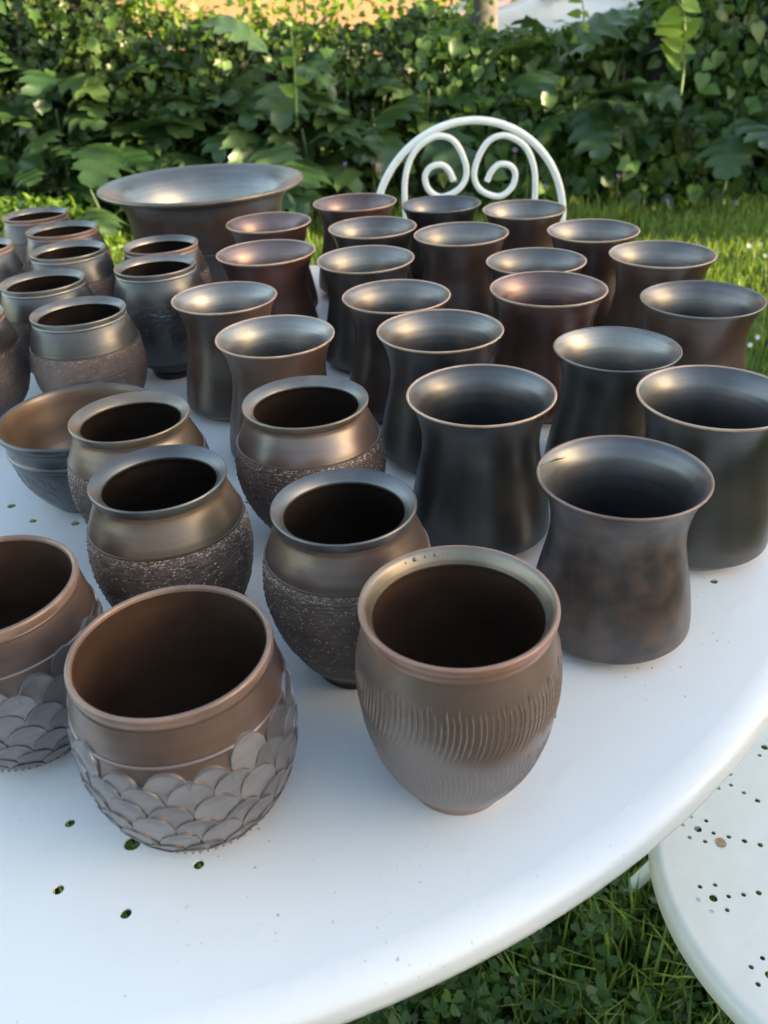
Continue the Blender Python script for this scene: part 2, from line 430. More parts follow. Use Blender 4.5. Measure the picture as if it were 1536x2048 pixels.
# ------------------------------------------------------------------ pots
def place(u0, u1, v0, v1, z):
    """world point of a rim circle seen in the picture between these bounds, at height z above the table (one refinement)"""
    p = at_z((u0 + u1) / 2, (v0 + v1) / 2, TZ + z); return p
VH = .132
def make_vase_meshes():
    out = [[(.0592, .0092), (.0606, .0112)], [(.0606, .0112), (.0600, .022), (.0562, .045), (.0512, .068), (.0484, .086), (.0490, .102), (.0525, .117), (.0568, .1265), (.0588, .1296)]]
    inn = [[(.0584, .1312), (.0545, .1265), (.0496, .117), (.0462, .102), (.0455, .086), (.0480, .068), (.0525, .045), (.0550, .022), (.050, .012), (.0, .010)]]
    body = lathe('vase_body', prof(out, 8), 112, 40)
    inner = lathe('vase_inside', prof(inn, 6), 112, 60)
    rim = lathe('vase_rim', [(.0583, .1290), (.0590, .1294), (.0597, .1302), (.0600, .1310), (.0597, .1317), (.0590, .1320), (.0582, .1317), (.0578, .1309)], 112, 80)
    foot = lathe('vase_foot', [(.0, .0005), (.046, .0005), (.0475, 0), (.0492, .0008), (.0592, .0092)], 112, 40)
    return body, inner, rim, foot
VB, VI, VRIM, VF = make_vase_meshes()
VD = [  # x, y, rim radius, outside, inside, lip, label
 (-.0210, 1.3232, .0640, 'plum', 'in_plum', 'lip_tan', 'plum brown flared vase in the back row, just right of the wide planter'),
 (.1101, 1.3048, .0604, 'black', 'in_black', 'lip_grey', 'black flared vase in the back row, right under the left curl of the chair'),
 (.2239, 1.2386, .0599, 'umber', 'in_charcoal', 'lip_tan', 'brown flared vase before the right foot of the chair arch'),
 (-.1447, 1.2331, .0609, 'plum', 'in_plum', 'lip_tan', 'dark plum flared vase leftmost of the far ones, directly in front of the planter'),
 (.0039, 1.1782, .0611, 'charcoal', 'in_charcoal', 'lip_tan', 'charcoal flared vase overlapping the front of the plum one in the back row'),
 (.1202, 1.1104, .0622, 'umber', 'in_charcoal', 'lip_tan', 'brown flared vase standing in front of the black one of the back row'),
 (.2912, 1.1047, .0591, 'umber', 'in_charcoal', 'lip_tan', 'brown flared vase in front and right of the chair arch foot, against the lawn'),
 (-.1314, 1.0573, .0622, 'plum', 'in_plum', 'lip_tan', 'wine brown flared vase with purple inside, second behind the two brown ones at left'),
 (-.0064, 1.0201, .0597, 'charcoal', 'in_charcoal', 'lip_tan', 'charcoal flared vase beside the strip of bare white table near the middle'),
 (.1951, .9841, .0589, 'charcoal', 'in_charcoal', 'lip_tan', 'small mouthed charcoal flared vase just behind the red brown one'),
 (.3411, .9764, .0611, 'brown', 'in_charcoal', 'lip_tan', 'brown flared vase with pale rim at the right, beside bright lawn'),
 (-.1642, .9031, .0579, 'brown', 'in_slate', 'lip_tan', 'leftmost brown flared vase, next to the dark footed jar'),
 (.0243, .8720, .0582, 'umber', 'in_charcoal', 'lip_tan', 'dark brown flared vase half hidden behind the bluish black one'),
 (.1833, .8602, .0614, 'plum', 'in_plum', 'lip_tan', 'red brown flared vase with reddish inside at right of centre'),
 (.3309, .8122, .0605, 'umber', 'in_charcoal', 'lip_grey', 'brown flared vase with grey rim at the right edge, second row'),
 (-.0976, .7763, .0580, 'brown', 'in_slate', 'lip_tan', 'brown flared vase with grey stain below its rim, behind a rough jar'),
 (.0613, .7565, .0604, 'charcoal', 'in_charcoal', 'lip_tan', 'bluish black flared vase directly behind the large black one'),
 (.2141, .6998, .0561, 'olive', 'in_slate', 'lip_grey', 'dull charcoal flared vase behind the mottled one'),
 (.2598, .5830, .0595, 'olive', 'in_black', 'lip_tan', 'olive black flared vase with pale foot cut off by the right edge'),
 (.0830, .6108, .0599, 'black', 'in_black', 'lip_tan', 'glossy black flared vase in the middle foreground with a thin tan rim'),
 (.1617, .4777, .0572, 'mottled', 'in_black', 'lip_copper', 'mottled brown flared vase nearest the camera, right of the carved pot'),
]
for k, (x, y, r, mo, mi, ml, lab) in enumerate(VD):
    t = empty('flared_vase', (x, y, TZ + .0004), random.uniform(0, 6.28)); s = r / .06; t.scale = (s, s, (1 + s) / 2 * random.uniform(.985, 1.015)); t.rotation_euler = (R(random.uniform(-.5, .5)), R(random.uniform(-.5, .5)), t.rotation_euler.z)
    tag(t, lab, 'vase', 'flared vases on the table')
    link('body', VB, M[mo], t); link('inside', VI, M[mi], t); link('rim', VRIM, M[ml], t)
    link('foot', VF, M['foot_pale'] if k in (18, 19, 20, 16, 11) else M[mo], t)
    if k == 20:
        gl = link('grass_clipping', mesh_np('grass_clipping', [(-.001, 0, 0), (.001, 0, 0), (.0006, .012, .004), (0, .02, .003)], [(0, 1, 2, 3)]), plain('dry_grass', (.25, .26, .08), .6))
        gl.location = (x - .0565, y + .006, TZ + VH + .0008); gl.rotation_euler = (0, 0, R(-75)); tag(gl, 'tiny grass clipping lying on the rim of the mottled vase', 'grass clipping')

def chips(name, rfun, z0, z1, n, size, dens_top=2.0, seedv=0):
    g = np.random.default_rng(seedv)
    u = g.random(n); z = z1 - (z1 - z0) * u ** dens_top
    band = g.random(n) < .34; z[band] = z1 - g.random(band.sum()) ** 1.5 * .006
    th = g.random(n) * 2 * PI; r = rfun(z)
    V = []; F = []
    sz = size * (.45 + .9 * g.random(n) ** 2)
    base = np.stack([r * np.cos(th), r * np.sin(th), z], 1)
    nr = np.stack([np.cos(th), np.sin(th), np.zeros(n)], 1); tg = np.stack([-np.sin(th), np.cos(th), np.zeros(n)], 1); up = np.array([0, 0, 1.])
    an = g.random((n, 4)) * .9 + np.arange(4) * PI / 2
    pts = []
    for k in range(4):
        f = (.7 + .6 * g.random(n)) * sz
        pts.append(base + tg * (np.cos(an[:, k]) * f * 1.3)[:, None] + up * (np.sin(an[:, k]) * f * .8)[:, None] - nr * (sz * .25)[:, None])
    pts.append(base + nr * (sz * .62)[:, None])
    V = np.stack(pts, 1).reshape(-1, 3); b = np.arange(n)[:, None] * 5
    F = np.concatenate([b + np.array([[i, (i + 1) % 4, 4]]) for i in range(4)])
    return mesh_np(name, V, F)

def jar_meshes(kind):
    if kind == 'front':
        up = [(.0527, .1020), (.0508, .1075), (.0468, .117), (.0446, .1225), (.0440, .1255)]
        rim = [(.0440, .1255), (.0456, .1285), (.0463, .1312), (.0462, .1327), (.0455, .1332), (.0425, .1312), (.0388, .1272), (.0384, .1262), (.0388, .1250)]
        low = [(.0292, .0082), (.0380, .021), (.0492, .042), (.0548, .062), (.0564, .077), (.0553, .091), (.0531, .1012)]
        inn = [(.0388, .1250), (.0425, .118), (.050, .095), (.0515, .075), (.045, .035), (.030, .012), (0, .010)]
    else:
        up = [(.0572, .0985), (.0549, .107), (.0520, .116), (.0497, .1215), (.0487, .1235)]
        rim = [(.0487, .1235), (.0497, .1247), (.0487, .1258), (.0487, .1268), (.0500, .1290), (.0503, .1310), (.0500, .1320), (.0492, .1322), (.0465, .1300), (.0432, .1265), (.0430, .1250)]
        low = [(.0275, .0082), (.0370, .018), (.0510, .036), (.0585, .055), (.0605, .068), (.0598, .083), (.0577, .0977)]
        inn = [(.0430, .1250), (.047, .118), (.054, .095), (.055, .065), (.045, .03), (.030, .012), (0, .010)]
    nr_ = 5 if kind == 'front' else 8
    lowp = prof([low], 14); rf = interp(lowp)
    g = np.random.default_rng(5)
    tex = g.normal(size=(len(lowp), 220)) 
    zl = [p[1] for p in lowp]
    def d(th, z):
        i = int(np.argmin([abs(z - q) for q in zl])); return tex[i] * (.00034 if kind == 'front' else .00022) + ((.00022 if i % 3 == 0 else -.0001) if kind == 'front' else 0)
    foot = lathe('jar_foot', [(0, .0006), (.0240, .0006), (.0255, 0), (.0265, .0012), (.0262, .0068), (.0290, .0083)], 80, 40)
    ledge = lathe('jar_groove', [(low[-1][0] - .0016, low[-1][1] + .0009), (low[-1][0] + .0006, low[-1][1] + .0004), (low[-1][0] + .0008, low[-1][1] - .0006), (low[-1][0] - .001, low[-1][1] - .0016)], 120, 60)
    return dict(shoulder=lathe('jar_shoulder', prof([up], 8), 112, 60), rim=lathe('jar_rim', rim[:nr_], 112, 60), lip=lathe('jar_lip', rim[nr_ - 1:], 112, 50), belly=lathe('jar_belly', lowp, 220, 70, d),
                inside=lathe('jar_inside', prof([inn], 6), 96, 60), foot=foot, ledge=ledge, rf=rf, z=(low[0][1], low[-1][1]))
JF, JL = jar_meshes('front'), jar_meshes('left')
JG = {}
def jar(loc, rr, kind, zs, mats, label, group, n, seedv):
    Jm = JF if kind == 'front' else JL; base = .0463 if kind == 'front' else .0503
    t = empty('barrel_jar', (loc[0], loc[1], TZ + .0004), random.uniform(0, 6.28)); s = rr / base; t.scale = (s, s, zs)
    tag(t, label, 'jar', group)
    ms, ml, mb, mi, mf, mp = mats
    link('shoulder', Jm['shoulder'], M[ms], t); link('rim', Jm['rim'], M[ml], t); link('lip', Jm['lip'], M[mp], t); b = link('belly', Jm['belly'], M[mb], t)
    link('inside', Jm['inside'], M[mi], t); link('foot', Jm['foot'], M[mf], t); link('ridge_line', Jm['ledge'], M[ms], t)
    key = (kind, n)
    if key not in JG: JG[key] = chips('grit', Jm['rf'], Jm['z'][0] + .012, Jm['z'][1], n, .00060 if kind == 'front' else .00046, 2.8, seedv)
    tag(link('grit', JG[key], M['grain'], b), kind='stuff')
    return t
G1 = 'rough bellied jars in front'; G2 = 'rough bellied jars at the left'
jar((-.1975, .603), .0471, 'front', .98, ('gold', 'lip_bronze', 'grit_mauve', 'inner', 'foot_dark', 'lip_bronze'), 'golden brown jar with gritty belly, behind and left of the darker mouthed one', G1, 4200, 1)
jar((-.1515, .4925), .0464, 'front', 1.015, ('gold', 'lip_iron', 'grit_dark', 'inner', 'foot_dark', 'lip_iron'), 'golden shouldered jar with coarse gritty belly behind the large scaled pot', G1, 6500, 2)
jar((-.0589, .6162), .0512, 'front', .975, ('redbrown', 'lip_bronze', 'grit_mauve', 'inner', 'foot_dark', 'lip_grey'), 'brown jar with gritty belly and wide olive grey lip, in front of two brown vases', G1, 4200, 3)
jar((-.0252, .4453), .0463, 'front', 1.01, ('umber2', 'lip_iron', 'grit_dark', 'inner', 'foot_dark', 'lip_iron'), 'dark jar with black lip and speckled belly, left behind the carved pot', G1, 6500, 4)
def left(u0, u1, v0, v1, z, r, zs, mats, label, seedv):
    p = at_z((u0 + u1) / 2, (v0 + v1) / 2 + (v1 - v0) * .035, TZ + z); jar((p.x, p.y), r, 'left', zs, mats, label, G2, 2600, seedv)
lm = ('matte_slate', 'lip_grey', 'grit_mauve', 'inner', 'foot_dark', 'lip_grey'); lc = ('matte_slate', 'lip_copper', 'grit_mauve', 'inner', 'foot_dark', 'lip_grey')
left(4.5, 137, 412, 443.5, .13, .0503, .99, ('matte_slate', 'lip_copper', 'grit_mauve', 'inner', 'foot_dark', 'lip_grey'), 'farthest small jar at the upper left, copper rimmed, before the bushes', 11)
left(52, 196, 439, 475, .13, .0511, .99, lc, 'small dark jar with copper rim, second from the back at the far left', 12)
left(58, 212, 479, 519, .13, .0498, .99, lm, 'small jar with grey double rim between the second and the left middle jars', 13)
left(-128, 26, 470, 516, .13, .0500, .99, lc, 'small jar cut by the left picture edge, beside the grey double rimmed one', 14)
left(0, 170, 533, 587, .13, .0491, .99, ('matte_slate', 'lip_grey', 'grit_mauve', 'inner', 'foot_dark', 'lip_grey'), 'grey green small jar directly behind the widest mauve bellied jar', 15)
left(60, 253, 590, 651, .13, .0500, .99, ('matte_slate', 'lip_grey', 'grit_mauve', 'inner', 'foot_dark', 'lip_grey'), 'mauve bellied small jar with light grey lip, behind the shallow bowl', 16)
left(-186, 4, 600, 664, .13, .0500, .99, ('matte_umber', 'lip_copper', 'grit_mauve', 'inner', 'foot_dark', 'lip_grey'), 'brown small jar mostly outside the left picture edge, above the bowl', 17)
left(246, 397, 470, 506, .13, .0499, .99, ('matte_umber', 'lip_copper', 'grit_mauve', 'inner', 'foot_dark', 'lip_grey'), 'small jar with copper rim standing before the wide planter', 18)
left(228, 393, 509, 553, .137, .0488, 1.05, ('matte_slate', 'lip_grey', 'bluegrey', 'inner', 'foot_dark', 'lip_grey'), 'tall blue black jar on a narrow foot, left of the brown flared vases', 19)

# fish scale pots
SPZ = .120
sp_out = [(.0360, .0), (.0375, .002), (.0455, .012), (.0535, .028), (.0580, .045), (.0597, .062), (.0592, .078), (.0575, .0905)]
sp_up = [(.0575, .0905), (.0562, .0985), (.0548, .106), (.0535, .1115)]
sp_prof = prof([sp_out], 6) + prof([sp_up], 6)[1:]
SPR = interp(sp_prof)
SP_body = lathe('scale_pot_body', [(0, .0006), (.034, .0006)] + sp_prof + [(.0525, .1117), (.0522, .1125), (.0530, .1130)], 128, 45)
SP_rim = lathe('scale_pot_rim', prof([[(.0530, .1130), (.0538, .1150), (.0540, .1172), (.0534, .1193), (.0521, .1200), (.0508, .1192), (.0502, .1172)]], 4), 128, 80)
SP_in = lathe('scale_pot_inside', prof([[(.0502, .1172), (.0508, .105), (.0535, .080), (.054, .05), (.045, .02), (.034, .009), (0, .0085)]], 6), 96, 60)
def ringline(name, r, z, w=.0011): return lathe(name, [(r - .001, z + w * 1.3), (r + .0006, z + w * .7), (r + .0009, z), (r + .0006, z - w * .7), (r - .001, z - w * 1.3)], 128, 80)
SP_ring = ringline('scale_pot_ring', SPR(.0915), .0915)
def scale_tile(th0, z0, hw, hh, tilt, g):
    """one pressed disc: proud rounded edge, sinking under the tile below; wrapped on the pot wall"""
    rings = [(0, 0), (.86, 0), (.93, .0006), (.985, .0005), (1.01, -.0030)]
    n = 16; V = []; F = []
    rm = float(SPR(z0))
    def P(u, v, off):
        off = off * (min(1, max(0, (v + .15) / .5)) if off > 0 else 1); lay = .0006 * (1.5 + .6 * v)      # laid like shingles, each row over the one above
        z = z0 + v * hh + tilt * u * .002; z = max(z, .0035); th = th0 + u * hw / rm
        r = float(SPR(z)) + off + lay
        return (r * math.cos(th), r * math.sin(th), z)
    V.append(P(0, 0, rings[0][1]))
    for rr, off in rings[1:]:
        for k in range(n):
            a = 2 * PI * k / n; V.append(P(rr * math.cos(a), rr * math.sin(a), off))
    for k in range(n): F.append((0, 1 + k, 1 + (k + 1) % n))
    for q in range(len(rings) - 2):
        b = 1 + q * n
        for k in range(n): F.append((b + k, b + n + k, b + n + (k + 1) % n, b + (k + 1) % n))
    me = bpy.data.meshes.new('scale'); me.from_pydata(V, [], F); shade(me, 50); return me
def tiles(seedv):
    g = random.Random(seedv); T = []; ph0 = g.random()
    rows = [(.0800, 16), (.0685, 16), (.0570, 16), (.0450, 16), (.0330, 16), (.0215, 16), (.0120, 16)]
    for ri, (z, n) in enumerate(rows):
        for k in range(n):
            th = 2 * PI * (k + ph0 + .5 * (ri % 2) + g.uniform(-.07, .07)) / n
            zz = z + g.uniform(-.0022, .0022) + (g.choice((-.005, .002)) if ri == 0 else 0)
            T.append(scale_tile(th, zz, PI * float(SPR(max(zz, .012))) / 16 * g.uniform(.97, 1.0), (.0122 if ri < 5 else .0085) * g.uniform(.92, 1.1), g.uniform(-1, 1), g))
    return T
TILES = [tiles(3), tiles(8)]
def studs():
    bm = bmesh.new(); z = .0075
    for k in range(64):
        th = 2 * PI * k / 64; r = float(SPR(z)) + .0011
        mt = Matrix.Translation((r * math.cos(th), r * math.sin(th), z)); bmesh.ops.create_icosphere(bm, subdivisions=1, radius=.0010, matrix=mt)
    me = bpy.data.meshes.new('studs'); bm.to_mesh(me); bm.free(); shade(me, 0); return me
ST = studs()
def scale_pot(x, y, s, zs, rz, ti, label):
    t = empty('scale_pot', (x, y, TZ + .0004), rz); t.scale = (s, s, zs); tag(t, label, 'pot', 'pots covered in clay scales')
    b = link('body', SP_body, M['scale_body'], t); link('rim', SP_rim, M['lip_copper'], t); link('inside', SP_in, M['inner_brown'], t)
    link('ridge_line', SP_ring, M['scale_body'], t)
    tag(link('studs', ST, M['scale'], t), kind='stuff')
    for me in TILES[ti]: link('scale', me, M['scale'], t)
scale_pot(-.1158, .3350, 1.0, 1.0, 1.1, 0, 'copper rimmed pot covered in overlapping clay scales, front left of the table')
scale_pot(-.2380, .3990, .985, 1.0, 2.9, 1, 'scale covered pot cut by the left edge, beside the large scaled one')
_p = at_z(-176, 1085, TZ + .06)
scale_pot(_p.x, _p.y, 1.0, 1.0, 4.0, 1, 'scale covered pot of which only a sliver enters at the left edge')

# carved egg shaped pot
eg_low = [(.0292, .0), (.0298, .003), (.0312, .0062)]
eg_body = [(.0312, .0062), (.0395, .018), (.0468, .033), (.0524, .052), (.0555, .071), (.0563, .087), (.0549, .104), (.0520, .117), (.0503, .1232)]
egp = prof([eg_body], 15); EGR = interp(egp)
SEG = 1100
g = np.random.default_rng(3)
NA, NB = 110, 122
ja, jb = g.normal(size=NA), g.normal(size=NB); ta, tb = g.normal(size=NA), g.normal(size=NB)
def band(th, z, Nn, jit, top, zt, zb, sl):
    q = np.clip((zt - z) / (zt - zb), 0, 1)
    s = -.9 * math.sin(q * 2.6) * .55 + sl * q ** 2.4 + .25 * math.sin(q * 17) * (.35 if q < .25 else .0)
    ph = th / (2 * PI) * Nn + s; idx = np.floor(ph).astype(int) % Nn; fr = ph - np.floor(ph) - .5 + jit[idx] * .05
    edge_t = zt + top[idx] * .0018; win = np.clip((edge_t - z) / .004, 0, 1) * np.clip((z - zb + top[idx] * .0014) / .006, 0, 1)
    return np.exp(-(fr / .075) ** 2) * win, win
def eg_disp(th, z):
    a, wa = band(th, z, NA, ja, ta, .1085, .0735, 1.5); b, wb = band(th, z, NB, jb, tb, .0650, .0300, 1.2)
    return (a - .35 * wa) * .00062 + (b - .35 * wb) * .00042
th = np.linspace(0, 2 * PI, SEG, endpoint=False); at_ = []
for r, z in egp:
    a, wa = band(th, z, NA, ja, ta, .1085, .0735, 1.5); b, wb = band(th, z, NB, jb, tb, .0650, .0300, 1.2)
    at_.append(np.clip(a * .8 + b * .5, 0, 1))
t = empty('carved_pot', (.0364, .3420, TZ + .0004), R(-90)); tag(t, 'egg shaped taupe pot with rows of fine carved wavy lines at the front', 'pot')
link('body', lathe('carved_pot_body', egp, SEG, 60, eg_disp, attr={'line': np.concatenate(at_)}), M['egg'], t)
link('foot', lathe('carved_pot_foot', [(0, .0006), (.027, .0006)] + eg_low, 96, 40), M['egg_lip'], t)
rm = link('rim', lathe('carved_pot_rim', prof([[(.0503, .1232), (.0505, .1255), (.0520, .1290), (.0528, .1318), (.0524, .1338), (.0508, .1342)]], 4), 128, 70), M['egg_lip'], t)
link('collar', lathe('carved_pot_collar', prof([[(.0508, .1342), (.0490, .1325), (.0468, .1285), (.0459, .1262)], [(.0459, .1262), (.0456, .1252), (.0461, .1240)]], 5), 128, 40), M['lip_bronze'], t)
link('inside', lathe('carved_pot_inside', prof([[(.0461, .1240), (.0485, .117), (.053, .09), (.051, .06), (.042, .03), (.030, .012), (0, .010)]], 6), 96, 60), M['inner_brown'], t)
for k, (a, rr_) in enumerate(((205, .0013), (197, .0008), (190, .0010), (212, .0007), (184, .0006))):
    bm = bmesh.new(); bmesh.ops.create_icosphere(bm, subdivisions=2, radius=rr_); me = bpy.data.meshes.new('blister'); bm.to_mesh(me); bm.free(); shade(me, 0)
    o = link('blister', me, M['lip_grey'], t); o.location = (.0482 * math.cos(R(a)), .0482 * math.sin(R(a)), .1312)

# shallow bowl with a pressed leaf frieze
bo = [(.040, 0), (.042, .0015), (.052, .014), (.0615, .032), (.0660, .050), (.0668, .0565)]
bo2 = [(.0668, .0565), (.0682, .0580), (.0684, .0605), (.0672, .0622), (.0668, .0650), (.0672, .0700), (.0690, .0752)]
bop = prof([bo], 6) + prof([bo2], 4)[1:]; BOR = interp(bop)
_p = at_z(156, 829, TZ + .084)
t = empty('shallow_bowl', (-.281, .713, TZ + .0004)); t.scale = (1.02, 1.02, 1.0); tag(t, 'wide shallow bowl with dark blue grey outside and ochre inside, left side', 'bowl')
link('body', lathe('bowl_body', [(0, .0006), (.038, .0006)] + bop, 120, 45), M['bluegrey'], t)
link('rim', lathe('bowl_rim', prof([[(.0690, .0752), (.0712, .0775), (.0724, .0805), (.0720, .0832), (.0704, .0842), (.0690, .0832)]], 4), 120, 70), M['bluegrey'], t)
link('inside', lathe('bowl_inside', prof([[(.0690, .0832), (.0672, .076), (.0645, .060), (.058, .034), (.046, .014), (.03, .008), (0, .007)]], 6), 120, 60), M['bowl_in'], t)
for zc_, n_, hw_, hh_ in ((.0455, 22, .0072, .0065), (.0285, 18, .0085, .0085)):
    for k in range(n_):
        th0 = 2 * PI * (k + (.5 if n_ == 18 else 0)) / n_; V = []; F = []; nn = 16
        for q, (rr_, off) in enumerate(((.80, -.0006), (.89, .00025), (.96, .00025), (1.04, -.0006))):
            for j in range(nn):
                a = 2 * PI * j / nn; v_ = math.sin(a) * (1 - .25 * math.cos(a)); z = zc_ + rr_ * v_ * hh_; r = float(BOR(z)) + off
                th1 = th0 + rr_ * math.cos(a) * hw_ / r; V.append((r * math.cos(th1), r * math.sin(th1), z))
        for q in range(3):
            for j in range(nn): F.append((q * nn + j, (q + 1) * nn + j, (q + 1) * nn + (j + 1) % nn, q * nn + (j + 1) % nn))
        me = bpy.data.meshes.new('relief_leaf'); me.from_pydata(V, [], F); shade(me, 0); link('relief_leaf', me, M['bluegrey'], t)

# wide planter at the back
pl = [[(.083, 0), (.086, .002), (.096, .020), (.111, .042), (.118, .062)], [(.118, .062), (.1235, .064), (.124, .068), (.1215, .070)], [(.1215, .070), (.1235, .084), (.1245, .102), (.128, .121), (.138, .138), (.152, .1475), (.160, .1505)]]
t = empty('wide_planter', (-.2700, 1.4390, TZ + .0004)); tag(t, 'large bell shaped planter with a broad flaring rim behind the small jars', 'planter')
link('body', lathe('planter_body', [(0, .0008), (.080, .0008)] + prof(pl, 7), 144, 40), M['umber2'], t)
link('rim', lathe('planter_rim', prof([[(.160, .1500), (.1638, .1500), (.1660, .1528), (.1645, .1560), (.1600, .1562)]], 4), 144, 80), M['lip_bronze'], t)
link('inside', lathe('planter_inside', prof([[(.1600, .1562), (.148, .1515), (.132, .1415), (.119, .122), (.112, .100), (.106, .07), (.095, .03), (.08, .012), (0, .010)]], 6), 144, 60), M['in_silver'], t)

# ------------------------------------------------------------------ foliage helpers
def heart_template(fold=.18, droop=.25):
    """small heart / ivy leaf, length 1 along +Y, base at origin, 10 triangles"""
    out = [(0, .02), (.20, -.10), (.44, .06), (.46, .34), (.27, .68), (0, 1.0)]
    V = []; 
    rib = [(0, 0), (0, .35), (0, .7)]
    for x, y in out: V.append((x, y, abs(x) * fold - droop * y * y))
    for x, y in out[1:-1]: V.append((-x, y, abs(x) * fold - droop * y * y))
    V.append((0, .38, -droop * .38 ** 2))
    # 0 base,1..4 right,5 tip,6..9 left,10 mid
    F = [(0, 1, 10), (1, 2, 10), (2, 3, 10), (3, 4, 10), (4, 5, 10), (5, 9, 10), (9, 8, 10), (8, 7, 10), (7, 6, 10), (6, 0, 10)]
    return np.array(V, float), np.array(F)
def ivy_template():
    out = [(0, .0), (.26, -.12), (.50, .02), (.36, .28), (.52, .52), (.22, .58), (0, 1.0)]
    V = [(x, y, abs(x) * .2 - .2 * y * y) for x, y in out] + [(-x, y, abs(x) * .2 - .2 * y * y) for x, y in out[1:-1]] + [(0, .35, -.03)]
    n = len(out); F = [(k, k + 1, 11 + 1) if False else (k, k + 1, len(V) - 1) for k in range(n - 1)]
    Ls = [0] + list(range(n, n + n - 2)) + [n - 1]
    F += [(Ls[k + 1], Ls[k], len(V) - 1) for k in range(len(Ls) - 1)]
    return np.array(V, float), np.array(F)
def oval_template():
    V = [(0, 0, 0), (.2, .3, .05), (.2, .65, .02), (0, 1, -.12), (-.2, .65, .02), (-.2, .3, .05)]
    return np.array(V, float), np.array([(0, 1, 5), (1, 2, 5), (2, 4, 5), (2, 3, 4)])
HEART, IVY, OVAL = heart_template(), ivy_template(), oval_template()
def frames(dirs, ups):
    """dirs: leaf axis (+Y), ups: leaf normal (+Z) -> rotation matrices (n,3,3) with columns X,Y,Z"""
    y = dirs / np.linalg.norm(dirs, axis=1, keepdims=True); z = ups - (ups * y).sum(1, keepdims=True) * y
    z /= np.linalg.norm(z, axis=1, keepdims=True) + 1e-9; x = np.cross(y, z)
    return np.stack([x, y, z], 2)
def cloud(name, tpl, pos, dirs, ups, size, tint):
    V, F = tpl; n = len(pos); Rm = frames(dirs, ups)
    W = np.einsum('nij,kj->nki', Rm, V) * size[:, None, None] + pos[:, None, :]
    FF = (F[None] + (np.arange(n) * len(V))[:, None, None]).reshape(-1, 3)
    return mesh_np(name, W.reshape(-1, 3), FF, None, {'tint': np.repeat(tint, len(V))})
def facing(n, out, g, droop=.7, spread=.7):
    """leaves hanging on a surface with outward normal 'out' (n,3)"""
    nr = out + g.normal(size=(n, 3)) * spread * .55; nr[:, 2] += .25
    d = g.normal(size=(n, 3)) * spread; d[:, 2] -= droop
    return d, nr
LM = {}
LM['hedge'] = leafmat('hedge_leaf', (.025, .065, .014), (.10, .185, .036), .42, .30)
LM['ivy'] = leafmat('ivy_leaf', (.018, .044, .010), (.095, .155, .032), .38, .28)
LM['hedge1'] = leafmat('hedge_leaf_single', (.035, .082, .018), (.105, .195, .040), .40, .30, False)
LM['acanthus'] = leafmat('acanthus_leaf', (.024, .060, .018), (.070, .122, .038), .34, .25, False, .5)
LM['lime'] = leafmat('young_leaf', (.12, .22, .03), (.20, .30, .05), .40, .45, False)
LM['limeb'] = leafmat('light_bush_leaf', (.07, .15, .02), (.16, .26, .045), .45, .40)
LM['tree'] = leafmat('tree_leaf', (.035, .07, .016), (.10, .15, .035), .45, .35)
LM['grass'] = leafmat('grass_blade', (.075, .145, .022), (.25, .35, .075), .42, .35)
LM['clover'] = leafmat('clover_leaf', (.022, .065, .014), (.075, .16, .035), .42, .28)
M['twig'] = plain('twig_bark', (.055, .042, .028), .85, var=.4, nscale=50, bmp=.4)
M['bark'] = plain('grey_bark', (.085, .075, .062), .9, var=.4, nscale=14, bmp=.8)
M['stalk'] = plain('dark_green_stalk', (.05, .085, .03), .5, var=.2)
M['stem'] = plain('green_stem', (.16, .22, .07), .5, var=.2)
M['core'] = plain('dark_shade_core', (.005, .007, .003), .95, var=.5, nscale=12, bmp=.8)  # near-black colour stands in for the shade between the leaves

def lumpy_box(name, x0, x1, y0, y1, hfun, amp, nx=60, nz=12, g=rng):
    """closed thicket body: bumpy front, back and top following hfun(x)"""
    prof_n = []
    V = []; F = []
    ring = [(0, 0.0), (0, .35), (.04, .7), (.15, .93), (.5, 1.0), (.85, .93), (.96, .7), (1, .35), (1, 0.0)]
    for i in range(nx + 1):
        x = x0 + (x1 - x0) * i / nx; h = hfun(x)
        for a, b in ring:
            V.append((x + g.normal() * amp * .3, y0 + (y1 - y0) * a + g.normal() * amp, b * h + (g.normal() * amp if b > 0 else 0)))
    k = len(ring)
    for i in range(nx):
        for j in range(k - 1): F.append((i * k + j, (i + 1) * k + j, (i + 1) * k + j + 1, i * k + j + 1))
    return mesh_np(name, V, F, 60)

